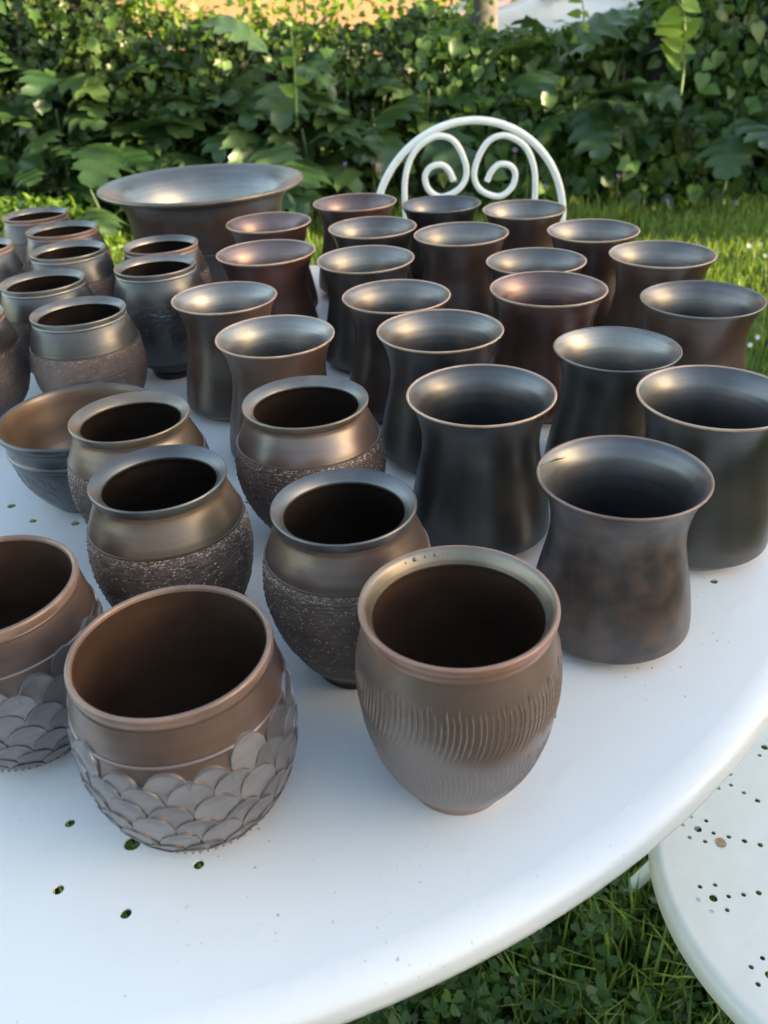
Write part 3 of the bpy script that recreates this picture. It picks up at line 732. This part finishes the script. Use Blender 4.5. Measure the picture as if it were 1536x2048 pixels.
# ------------------------------------------------------------------ hedge at the back
def hx(x): return float(np.interp(x, [-5, -1.75, -1.45, -1.15, -.6, -.1, .15, .35, .55, .7, 1.1, 1.55, 1.8, 2.4, 5], [1.45, 1.42, 1.28, .99, .94, .91, .90, 1.0, .93, .85, .83, .86, 1.00, 1.08, 1.15]))
HY0, HY1 = 5.02, 6.0
hedge = empty('leafy_hedge', (0, HY0, 0)); tag(hedge, 'dense dark green hedge of ivy and bindweed across the back of the garden', 'hedge')
def sub(o, par, pl):
    o.parent = par; o.matrix_parent_inverse = Matrix.Translation(pl).inverted(); return o
PL = Vector((0, HY0, 0))
sub(link('shade_core', lumpy_box('shade_core', -4.6, 4.8, HY0 + .16, HY1 - .1, lambda x: hx(x) - .10, .05), M['core']), hedge, PL)  # solid core added to block sight and sun through the leaves
def hedge_points(n, g, x0=-4.6, x1=4.8):
    x = g.uniform(x0, x1, n); h = np.array([hx(q) for q in x]); u = g.random(n)
    front = u < .72
    z = np.where(front, g.random(n) ** .9 * h, h + g.normal(size=n) * .035)
    dep = np.abs(g.normal(size=n)) * .09
    lump = .10 * np.sin(x * 2.3 + 1) * np.sin(z * 4 + x) + .05 * np.sin(x * 6.1 + z * 7)
    y = np.where(front, HY0 + .02 + dep + .30 * (z / h) ** 2.5 + lump - .06, HY0 + .25 + g.random(n) * .7)
    out = np.stack([g.normal(size=n) * .2, np.where(front, -1., -.25), np.where(front, .25, 1.)], 1)
    return np.stack([x, y, z], 1), out
g = np.random.default_rng(21)
P, O = hedge_points(28000, g); d, nr = facing(len(P), O, g)
lft = P[:, 0] < .35
def part_cloud(name, tpl, sel, mat, s0, s1, par=hedge, pl=PL):
    k = sel.sum(); me = cloud(name, tpl, P[sel], d[sel], nr[sel], g.uniform(s0, s1, k), np.clip(g.normal(.42, .24, k), 0, 1))
    return tag(sub(link(name, me, mat), par, pl), kind='stuff')
part_cloud('ivy_foliage', IVY, lft, LM['ivy'], .032, .062)
part_cloud('bindweed_foliage', HEART, ~lft, LM['hedge'], .042, .085)
# loose sprays rising above the hedge top
n = 1500; x = np.concatenate([g.uniform(-1.6, .25, 900), g.normal(.48, .12, 200), g.uniform(1.6, 3.4, 400)]); h = np.array([hx(q) for q in x])
P = np.stack([x, g.uniform(HY0 + .2, HY1, n), h - .03 + g.random(n) ** 1.5 * .30], 1); d = g.normal(size=(n, 3)); d[:, 2] += .2; nr = g.normal(size=(n, 3)); nr[:, 2] += .6
me = cloud('loose_sprays', IVY, P, d, nr, g.uniform(.03, .055, n), np.clip(g.normal(.6, .25, n), 0, 1)); tag(sub(link('loose_sprays', me, LM['limeb']), hedge, PL), kind='stuff')
# single leaves in front
single = []
for q, tpl in enumerate((HEART, IVY, heart_template(.05, .45), heart_template(.3, .1))):
    me = mesh_np('leaf', tpl[0], tpl[1]); single.append(me)
g2 = np.random.default_rng(4)
cnt = 0
for i in range(290):
    big = i > 110
    x = g2.uniform(.3, 2.5) if big else g2.uniform(-2.1, .4); z = g2.uniform(.06, hx(x) - .03); h = hx(x)
    y = HY0 - .10 + .30 * (z / h) ** 2.5 + .10 * math.sin(x * 2.3 + 1) * math.sin(z * 4 + x) + .05 * math.sin(x * 6.1 + z * 7) + g2.uniform(-.05, .04)
    o = link('leaf', single[[0, 2, 3, 0][i % 4] if big else [1, 0][i % 2]], LM['hedge1'], hedge)
    dv = Vector((g2.normal() * .6, g2.normal() * .3 - .15, -.75 + g2.normal() * .35)); nv = Vector((g2.normal() * .35, -1, .45 + g2.normal() * .3))
    yv = dv.normalized(); zv = (nv - yv * nv.dot(yv)).normalized(); xv = yv.cross(zv)
    s = g2.uniform(.065, .105) if big else g2.uniform(.05, .075)
    o.matrix_local = Matrix.Translation((x, y - HY0, z)) @ Matrix((xv, yv, zv)).transposed().to_4x4() @ Matrix.Scale(s, 4)
for k in range(10):
    x = -2.2 + k * .5 + random.uniform(-.1, .1)
    link('stem', tube('stem', [(x, .12, 0), (x + random.uniform(-.1, .1), .06, .3), (x + random.uniform(-.2, .2), .10, .6), (x + random.uniform(-.3, .3), .22, hx(x) - .05)], [.008, .005, .003], 6, 3), M['twig'], hedge)

# ------------------------------------------------------------------ acanthus plants
def acanthus_mesh(seedv, L=.46, W=.20, arch=.5):
    g = np.random.default_rng(seedv); n = 60; V = []; F = []
    lob = 4; fs = g.uniform(.7, 1.2, lob + 1)
    for i in range(n + 1):
        t = i / n; s = max(0., (t - .14) / .86)
        env = W * (math.sin(PI * min(1, s ** .72 * .97 + .02)) ** .8 if s > 0 else .03)
        q = s * lob; ph = q % 1.0; main = ph / .68 if ph < .68 else 1 - (ph - .68) / .32
        main = .46 + .54 * main ** .7 * fs[min(lob, int(q))]
        teeth = 1 - .13 * (1 - abs(((q * 3) % 1) - .6) / .6)
        wd = max(.004, env * main * teeth); wi = max(.002, min(wd * .8, env * .38))
        cx = L * (t - .20 * arch * t * t); cz = L * (.42 * t - (.55 * arch + .1) * t * t)
        for k, ww in ((-1, wd), (-.5, wi), (0, 0), (.5, wi), (1, wd)):
            ripple = .006 * math.sin(q * 2 * PI + (1 if k > 0 else 2.2)) * abs(k)
            V.append((ww * (1 if k > 0 else -1), cx + ww * .14 + .10 * ww * abs(k), cz + ww * .22 - ww * ww * 1.6 + ripple))
    for i in range(n):
        for j in range(4): F.append((i * 5 + j, i * 5 + j + 1, i * 5 + 6 + j, i * 5 + 5 + j))
    return mesh_np('leaf', V, F, 60)
AC = [acanthus_mesh(1), acanthus_mesh(2, .50, .21, .8), acanthus_mesh(3, .40, .19, .3), acanthus_mesh(4, .44, .17, 1.0)]
APOS = [  # u, v of the crown centre, distance, leaves, lift, label words
 (95, 215, 4.75, 7, .25, 'big lobed acanthus plant at the far left of the hedge, catching sun'),
 (215, 250, 4.70, 7, .2, 'lobed acanthus plant with pale lit leaf tips, second from the left'),
 (330, 235, 4.72, 8, .2, 'dark lobed acanthus plant above the left end of the planter'),
 (440, 210, 4.78, 7, .25, 'lobed acanthus plant straight above the planter rim'),
 (560, 120, 4.95, 7, .5, 'tall acanthus plant with upright top leaf and pale stalk'),
 (600, 255, 4.62, 8, .15, 'green acanthus plant low above the right end of the planter'),
 (745, 215, 4.80, 6, .2, 'acanthus plant with folded pale leaf left of the chair'),
 (860, 175, 4.92, 5, .25, 'acanthus plant high behind the top of the chair arch'),
 (1130, 60, 5.05, 6, .5, 'acanthus plant poking over the hedge in front of the white car'),
 (1160, 190, 4.88, 5, .2, 'broad leaved acanthus plant right of the chair arch'),
 (1490, 215, 4.70, 6, .15, 'grey green acanthus plant at the right picture edge'),
 (60, 120, 4.95, 7, .3, 'lobed acanthus plant highest at the left edge, near the top corner'),
 (165, 165, 4.90, 6, .25, 'acanthus plant with hanging pale leaves below the upper left corner'),
 (285, 175, 4.92, 6, .2, 'dark acanthus plant high in the hedge left of centre'),
 (400, 150, 4.98, 6, .2, 'acanthus plant high above the middle of the planter'),
 (520, 215, 4.75, 7, .2, 'acanthus plant right above the planter with big drooping leaves'),
 (690, 150, 4.98, 5, .3, 'acanthus plant near the sunlit hedge top left of the chair'),
 (1250, 120, 5.02, 5, .2, 'acanthus plant high in the hedge between car and lime sprig'),
 (20, 330, 4.55, 6, .1, 'low acanthus plant at the left edge below the others'),
 (165, 380, 4.35, 4, .1, 'small drooping acanthus plant on the lawn edge left of the planter'),
]
for q, (u, v, yy, nl, lift, lab) in enumerate(APOS):
    c = at_y(u, v, yy); t = empty('acanthus_plant', (c.x, yy + .12, 0)); tag(t, lab, 'plant', 'acanthus plants along the hedge')
    gg = random.Random(100 + q); top = c.z
    link('stalk', tube('stalk', [(0, 0, 0), (gg.uniform(-.03, .03), .02, top * .5), (0, 0, max(.05, top - .02))], [.010, .008, .005], 8, 4), M['stalk'], t)
    for k in range(nl):
        a = -PI / 2 + (k / max(1, nl - 1) - .5) * 3.6 + gg.uniform(-.25, .25)     # fan towards the viewer
        o = link('leaf', AC[gg.randrange(4)], LM['acanthus'], t)
        tw = abs(math.sin(a)) if math.sin(a) < 0 else 0; el = gg.uniform(-.2, .3) - .75 * tw + lift * (1.3 if k % 3 == 0 else .2)
        o.location = (.03 * math.cos(a), .03 * math.sin(a), max(.03, top - .03 - gg.uniform(0, .20 if top > .3 else .05)))
        o.rotation_euler = (el, gg.uniform(-.35, .35), a - PI / 2); s = gg.uniform(.62, 1.08); o.scale = (s, s, s)

# pale sprigs rising out of the hedge
def sprig(u, v0, v1, yy, n, size, label, mat='lime'):
    b, tp = at_y(u, v1, yy), at_y(u - 6, v0, yy); t = empty('leafy_sprig', (b.x, yy, b.z - .15)); tag(t, label, 'plant')
    H = tp.z - b.z + .15; dx = tp.x - b.x
    link('stem', tube('stem', [(0, 0, 0), (dx * .3 + .01, 0, H * .5), (dx, 0, H)], [.007, .005, .003], 7, 4), M['stem'], t)
    for k in range(n):
        f = min(1, .35 + .65 * k / (n - 1) + random.uniform(-.05, .05)); sd_ = 1 if k % 2 else -1
        o = link('leaf', single[0 if k % 2 else 3], LM[mat], t); o.location = (dx * f + sd_ * .006, 0, H * f)
        yv = Vector((sd_ * random.uniform(.5, 1), random.uniform(-.6, .2), random.uniform(-.35, .6))).normalized(); nv = Vector((random.uniform(-.4, .4), -.6, .7)); zv = (nv - yv * nv.dot(yv)).normalized(); xv = yv.cross(zv)
        s = size * (1.15 - .5 * f) * random.uniform(.5, 1.3)
        o.matrix_local = Matrix.Translation(o.location) @ Matrix((xv, yv, zv)).transposed().to_4x4() @ Matrix.Scale(s, 4)
sprig(1370, -10, 125, 4.7, 9, .12, 'bright lime sprig with glowing leaves sticking up at the upper right')
sprig(1168, -20, 60, 5.2, 6, .10, 'thin leafy sprig in front of the white car')
sprig(588, 60, 190, 4.75, 6, .09, 'pale thin stem with few leaves rising above the planter')

# light green low bush at the far left
t = empty('low_bush', (-1.75, 4.35, 0)); tag(t, 'low bright green bush on the lawn at the far left', 'bush')
n = 2600; a = g.uniform(0, 2 * PI, n); ph = np.arccos(g.uniform(0, 1, n)); rr = .40 * g.uniform(.55, 1, n) ** .4
P = np.stack([rr * np.sin(ph) * np.cos(a) * 1.25, rr * np.sin(ph) * np.sin(a), rr * np.cos(ph) * .85], 1); O = P / np.linalg.norm(P, axis=1, keepdims=True); d, nr = facing(n, O, g, .2, .8)
tag(link('foliage', cloud('foliage', OVAL, P, d, nr, g.uniform(.03, .06, n), np.clip(g.normal(.5, .25, n), 0, 1)), LM['limeb'], t), kind='stuff')
for k in range(5): link('stem', tube('stem', [(0, 0, 0), (.1 * math.cos(k * 1.3), .1 * math.sin(k * 1.3), .15), (.2 * math.cos(k * 1.3), .2 * math.sin(k * 1.3), .27)], [.006, .003], 6, 3), M['twig'], t)

# wild flowers
def flower(x, y, z, col, rad, label, group, name):
    t = empty(name, (x, y, 0)); tag(t, label, 'flower', group)
    link('stem', tube('stem', [(0, .01, 0), (.006, 0, z * .5), (0, 0, z)], .0016, 5, 3), M['stem'], t)
    V = [(0, 0, 0)]; F = []
    npet = 5 if name == 'purple_flower' else 14
    for k in range(npet):
        a = 2 * PI * k / npet; b = len(V)
        for da, rr_, zz in ((-.34, .7, .12), (0, 1.0, .25 + .2 * (k % 2)), (.34, .7, .12)): V.append((rad * rr_ * math.cos(a + da), rad * rr_ * math.sin(a + da), rad * zz))
        F.append((0, b, b + 1, b + 2))
    o = link('petals', mesh_np('petals', V, F), col, t); o.location = (0, 0, z); o.rotation_euler = (R(55), 0, random.uniform(-.4, .4))
M['purple'] = plain('purple_petal', (.28, .13, .42), .6); M['daisy'] = plain('white_petal', (.75, .75, .70), .6)
PFL = ['above the right end of the planter rim', 'between planter and chair, farther left', 'just left of the chair arch foot', 'right of the chair arch', 'below the hedge at the right, nearer the chair', 'rightmost below the hedge', 'inside the right curl of the chair', 'in the gap between the two chair curls', 'touching the left foot of the chair arch', 'inside the chair arch beside its right side']
for k, (u, v) in enumerate(((585, 320), (690, 328), (745, 325), (1236, 352), (1335, 402), (1470, 405), (1055, 305), (1030, 300), (760, 340), (1090, 372))):
    p = at_y(u, v, 4.62); flower(p.x, p.y, max(.04, p.z), M['purple'], .014, 'tiny purple flower ' + PFL[k], 'purple flowers below the hedge', 'purple_flower')
WFL = ['farthest right of the three by the right edge', 'leftmost of the three by the right edge', 'highest of the three by the right edge', 'beside the grey rimmed vase at right', 'right of the planter, left one', 'right of the planter, right one', 'lowest at the right edge near the vase']
for k, (u, v) in enumerate(((1530, 512), (1498, 492), (1522, 488), (1515, 675), (590, 425), (605, 418), (1500, 690))):
    p = at_z(u, v, .07); flower(p.x, p.y, .07, M['daisy'], .009, 'small white flower in the lawn ' + WFL[k], 'white flowers in the lawn', 'white_flower')

# ------------------------------------------------------------------ lawn
def grass(n, x0, x1, y0, y1, h0, h1, wd, g, keep=None):
    x = g.uniform(x0, x1, n); y = g.uniform(y0, y1, n)
    if keep is not None: m = keep(x, y, g); x, y = x[m], y[m]; n = len(x)
    clump = .5 + .5 * np.sin(x * 5.3 + 2 * np.sin(y * 3.1)) * np.sin(y * 6.7 + x)
    h = (h0 + (h1 - h0) * g.random(n) ** 1.8) * (.6 + .7 * clump); a = g.uniform(0, 2 * PI, n); ln = g.random(n) ** 1.3 * .9
    c, s = np.cos(a), np.sin(a); w_ = wd * g.uniform(.6, 1.3, n)
    base = np.stack([x, y, np.zeros(n)], 1); side = np.stack([-s, c, np.zeros(n)], 1) * w_[:, None]; dr = np.stack([c, s, np.zeros(n)], 1)
    up = np.array([0, 0, 1.])
    m1 = base + dr * (h * ln * .25)[:, None] + up * (h * .55)[:, None]; tp = base + dr * (h * ln)[:, None] + up * (h * (1 - .35 * ln))[:, None]
    V = np.stack([base - side, base + side, m1 - side * .8, m1 + side * .8, tp], 1).reshape(-1, 3); b = (np.arange(n) * 5)[:, None]
    F = np.concatenate([b + [[0, 1, 3]], b + [[0, 3, 2]], b + [[2, 3, 4]]])
    tint = np.clip(g.normal(.45, .22, n) + .25 * (clump - .5), 0, 1)
    return mesh_np('lawn_grass', V, F, None, {'tint': np.repeat(tint, 5)})
g = np.random.default_rng(33)
def far_keep(x, y, g): return (np.abs(x - .1) < 1.3 + y * .55) 
tag(link('lawn_grass', grass(125000, -3.6, 3.8, .9, 5.0,   .03, .115, .0028, g, far_keep), LM['grass']), 'fresh green lawn grass between the table and the hedge', 'grass', kind='stuff')
tag(link('long_grass', grass(5000, -3.2, 3.4, 3.2, 5.05, .06, .17, .0034, g), LM['grass']), 'taller grass tufts along the foot of the hedge', 'grass', kind='stuff')
tag(link('near_grass', grass(42000, -.9, 1.15, .1, 1.35, .03, .13, .0022, g), LM['grass']), 'lawn grass under and in front of the table', 'grass', kind='stuff')
n = 14000; x = g.uniform(-.6, 1.0, n); y = g.uniform(.15, 1.3, n); z = g.uniform(.015, .085, n)
cl = .5 + .5 * np.sin(x * 14 + 2 * np.sin(y * 9)) * np.sin(y * 17 + x * 3); m = g.random(n) < .25 + .75 * cl; x, y, z = x[m], y[m], z[m]; n = len(x)
V0, F0 = heart_template(.1, .1); V0 = V0.copy()
tri = []; trf = []
for k in range(3):
    a = 2 * PI * k / 3; c, s = math.cos(a), math.sin(a); W = V0.copy(); W[:, 1] = 1 - V0[:, 1] ; W[:, 1] = np.clip(W[:, 1], 0, 1.1)
    tri.append(np.stack([c * W[:, 0] * .95 - s * W[:, 1], s * W[:, 0] * .95 + c * W[:, 1], W[:, 2] + .25 * W[:, 1]], 1)); trf.append(F0[:, ::-1] + k * len(V0))
CLO = (np.concatenate(tri), np.concatenate(trf))
up = np.tile(np.array([0, 0, 1.]), (n, 1)) + g.normal(size=(n, 3)) * .35; dd = g.normal(size=(n, 3)); dd[:, 2] *= .2
tag(link('clover', cloud('clover', CLO, np.stack([x, y, z], 1), dd, up, g.uniform(.007, .016, n), np.clip(g.normal(.45, .25, n), 0, 1)), LM['clover']), 'dark clover leaves growing through the grass below the table edge', 'clover', kind='stuff')

# ------------------------------------------------------------------ beyond the hedge
M['wall'] = plain('tan_render', (.46, .27, .14), .85, var=.12, nscale=3, bmp=.1)
t = empty('tan_building', (0, 12.6, 0)); tag(t, 'sunlit tan building behind the hedge at the top of the picture', 'building')
for k in range(16):
    x0 = -14 + k * 1.9
    link('panel', boxmesh('panel', x0 + .012, x0 + 1.888, -.05, 0, .05, 1.18, .01), M['wall'], t); link('panel', boxmesh('panel', x0 + .012, x0 + 1.888, -.05, 0, 1.20, 2.9, .01), M['wall'], t)
link('wall', boxmesh('wall', -14.2, 16.6, .003, 5, 0, 3.0), plain('joint_grey', (.30, .22, .15), .9), t)
link('roof', mesh_np('roof', [(-14.6, -.5, 2.95), (17, -.5, 2.95), (17, 2.5, 4.6), (-14.6, 2.5, 4.6), (17, 5.5, 2.95), (-14.6, 5.5, 2.95)], [(0, 1, 2, 3), (3, 2, 4, 5)]), plain('roof_tile', (.30, .12, .07), .8, var=.2, nscale=6, bmp=.3), t)

M['car_white'] = plain('white_car_paint', (.75, .72, .70), .25, coat=.8, var=.02); M['car_silver'] = plain('pale_blue_car_paint', (.50, .60, .62), .25, coat=.8, var=.02)
M['glass'] = plain('car_glass', (.03, .045, .05), .05, spec=.8); M['tyre'] = plain('tyre_rubber', (.02, .02, .02), .8); M['rim'] = plain('alloy', (.5, .5, .5), .3, .9)
M['lamp'] = plain('lamp_plastic', (.6, .6, .6), .15); M['red'] = plain('red_lamp_plastic', (.4, .02, .02), .2)
def car(x, y, rz, mat, label):
    """hatchback, nose towards local -X, length 4.0"""
    t = empty('parked_car', (x, y, .004), rz); tag(t, label, 'car', 'cars parked beyond the hedge')
    sil = [(-2.0, .35), (-2.03, .55), (-1.98, .72), (-1.75, .84), (-1.05, .97), (-.35, 1.40), (.1, 1.47), (1.0, 1.45), (1.55, 1.34), (1.92, 1.0), (1.98, .85), (2.0, .5), (1.95, .32)]
    W = .86; V = []; F = []
    rows = [(.0, 1.0), (.35, 1.0), (1, 1)]
    n = len(sil)
    def inset(z): return W if z < .95 else W - (z - .95) * .42
    for sgn in (-1, 1):
        for px_, pz in sil: V.append((px_, sgn * inset(pz), pz))
        for px_, pz in sil: V.append((px_ * .985, sgn * (inset(pz) - .08), pz + (.03 if pz > .8 else 0)))
    a, a2, b, b2 = 0, n, 2 * n, 3 * n
    for k in range(n - 1):
        F += [(a + k, a + k + 1, a2 + k + 1, a2 + k), (a2 + k, a2 + k + 1, b2 + k + 1, b2 + k), (b2 + k, b2 + k + 1, b + k + 1, b + k)]
    # side skins: strip between the belt line and the sill
    me = bpy.data.meshes.new('body'); bm = bmesh.new(); vv = [bm.verts.new(p) for p in V]
    for f in F: bm.faces.new([vv[i] for i in f])
    bm.faces.new([vv[i] for i in range(n)]); bm.faces.new([vv[2 * n + i] for i in range(n)])
    bmesh.ops.triangulate(bm, faces=[f for f in bm.faces if len(f.verts) > 4]); bmesh.ops.recalc_face_normals(bm, faces=bm.faces[:]); bm.to_mesh(me); bm.free(); shade(me, 35)
    link('body', me, M[mat], t)
    def pane(pts, nm):
        me = bpy.data.meshes.new(nm); me.from_pydata(pts, [], [tuple(range(len(pts)))]); link(nm, me, M['glass'], t)
    for s in (-1, 1):
        yy = lambda z: s * (inset(z) + .006)
        pane([(-.92, yy(1.0), 1.0), (.05, yy(1.0), 1.0), (.05, yy(1.38), 1.38), (-.28, yy(1.36), 1.36)], 'side_window')
        pane([(.12, yy(1.0), 1.0), (1.0, yy(1.0), 1.0), (.95, yy(1.37), 1.37), (.12, yy(1.38), 1.38)], 'side_window')
        pane([(1.08, yy(1.02), 1.02), (1.65, yy(1.05), 1.05), (1.42, yy(1.28), 1.28), (1.04, yy(1.35), 1.35)], 'side_window')
        link('door_handle', boxmesh('door_handle', -.12, .02, s * .87 - .015, s * .87 + .015, .86, .89, .008), M[mat], t)
        link('mirror', boxmesh('mirror', -.88, -.74, s * .95 - .09, s * .95 + .05, .97, 1.08, .03), M[mat], t)
        hl = boxmesh('headlight', -1.99, -1.78, s * .62 - .17, s * .62 + .17, .66, .78, .03); link('headlight', hl, M['lamp'], t)
        link('tail_light', boxmesh('tail_light', 1.86, 2.0, s * .68 - .1, s * .68 + .1, .78, 1.0, .03), M['red'], t)
        for wx in (-1.25, 1.22):
            ty = lathe('tyre', prof([[(.20, -.09), (.29, -.10), (.315, -.05), (.32, 0), (.315, .05), (.29, .10), (.20, .09)]], 3), 32, 40); o = link('wheel', ty, M['tyre'], t); o.rotation_euler = (PI / 2, 0, 0); o.location = (wx, s * .80, .32)
            r_ = lathe('wheel_rim', [(0, .075 * -s), (.06, .08 * -s), (.16, .06 * -s), (.205, .08 * -s)], 24, 40); link('wheel_rim', r_, M['rim'], o)
    pane([(-1.02, -.74, 1.004), (-1.02, .74, 1.004), (-.40, .60, 1.405), (-.40, -.60, 1.405)], 'windscreen')
    pane([(1.60, -.60, 1.345), (1.60, .60, 1.345), (1.93, .72, 1.03), (1.93, -.72, 1.03)], 'rear_window')
    return t
c = at_y(1120, 10, 9.3); car(c.x + .55, 9.6, R(4), 'car_white', 'white car parked beyond the hedge at the top centre right')
c = at_y(1330, 5, 8.0); car(c.x + 1.2, 8.1, R(-14), 'car_silver', 'pale blue car parked in front of the white one at the upper right')

def tree(name, x, y, tr, h, cz, cr, n, label, leaf=.09, seedv=0, lean=0.):
    g = np.random.default_rng(seedv); t = empty(name, (x, y, 0)); tag(t, label, 'tree')
    link('trunk', tube('trunk', [(0, 0, -.05), (lean * .3, .02, h * .3), (lean * .7, -.02, h * .6), (lean, 0, h * .95)], [tr * 1.25, tr, tr * .7, tr * .25], 14, 5), M['bark'], t)
    for k in range(6):
        a = k * 1.05 + seedv; b = h * (.45 + .07 * k)
        link('limb', tube('limb', [(lean * .6, 0, b), (lean * .6 + cr * .35 * math.cos(a), cr * .35 * math.sin(a), b + .35), (lean * .6 + cr * .7 * math.cos(a), cr * .7 * math.sin(a), b + .8)], [tr * .4, tr * .2, tr * .08], 8, 4), M['bark'], t)
    cen = g.normal(size=(26, 3)); cen = cen / np.linalg.norm(cen, axis=1, keepdims=True) * g.uniform(.35, 1, (26, 1)) * np.array([cr, cr, cr * .8]) * .8
    idx = g.integers(0, 26, n); P = cen[idx] + g.normal(size=(n, 3)) * cr * .17; P[:, 2] += cz; P[:, 0] += lean
    O = P - np.array([lean, 0, cz]); O /= np.linalg.norm(O, axis=1, keepdims=True) + 1e-6; d, nr = facing(n, O, g, .4, .9)
    tag(link('crown', cloud('crown', OVAL, P, d, nr, g.uniform(.7, 1.3, n) * leaf, np.clip(g.normal(.5, .25, n), 0, 1)), LM['tree'], t), kind='stuff')
tree('garden_tree', .86, 6.75, .105, 4.4, 4.3, 1.5, 9000, 'grey tree trunk standing behind the hedge above the chair', .10, 2)
tree('garden_tree', -3.4, 6.6, .13, 4.6, 4.4, 1.9, 12000, 'dark tree behind the hedge beyond the upper left corner', .11, 3)

# tall hedge added on two other sides (outside the picture): it keeps the low sun off the table and darkens the reflections
sh = empty('added_shade_hedge', (5.6, 2.2, 0)); tag(sh, 'tall unseen hedge added outside the right edge, shading the table', 'hedge')
PS = Vector((5.6, 2.2, 0))
def side_pts(n, g, y0, y1, h, gap=None):
    y = g.uniform(y0, y1, n)
    if gap: y = y[~((y > gap[0]) & (y < gap[1]) & (g.random(n) < .86))]
    n = len(y); z = g.uniform(0, h, n); k = ~((y > 3.45) & (y < 4.0) & (z > 1.35) & (g.random(n) < .8)) if gap else z > -1  # gap and notch shaped to let sun patches through to lawn and sprig
    return np.stack([g.normal(size=n) * .22, y, z], 1)[k]
def run(rz, off, y0, y1, h, n, gap=None):
    """one straight run, local: along +Y, inner face towards -X"""
    P = side_pts(n, g, y0, y1, h, gap); n = len(P); O = np.tile(np.array([-1., 0, .3]), (n, 1)); d, nr = facing(n, O, g, .5, .9)
    me = cloud('foliage', OVAL, P, d, nr, g.uniform(.09, .16, n), np.clip(g.normal(.5, .25, n), 0, 1))
    mw = Matrix.Translation(off) @ Matrix.Rotation(rz, 4, 'Z'); me.transform(mw)
    tag(sub(link('foliage', me, LM['tree']), sh, PS), kind='stuff')
    for ya, yb in (((y0 + .1, gap[0]), (gap[1], 3.45), (4.0, y1 - .1)) if gap else ((y0 + .1, y1 - .1),)):
        me = lumpy_box('shade_core', ya, yb, -.15, .15, lambda q: h - .1, .03, 30)
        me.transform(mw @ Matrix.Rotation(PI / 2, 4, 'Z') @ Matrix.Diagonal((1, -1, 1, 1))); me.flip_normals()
        sub(link('shade_core', me, M['core']), sh, PS)  # same added core, stops sun leaking through the hedge
run(0, (5.6, 0, 0), -4.0, 5.2, 2.03, 18000, (2.1, 3.1))
run(-PI / 2, (0, -4.3, 0), -5.2, 5.4, 2.0, 18000)
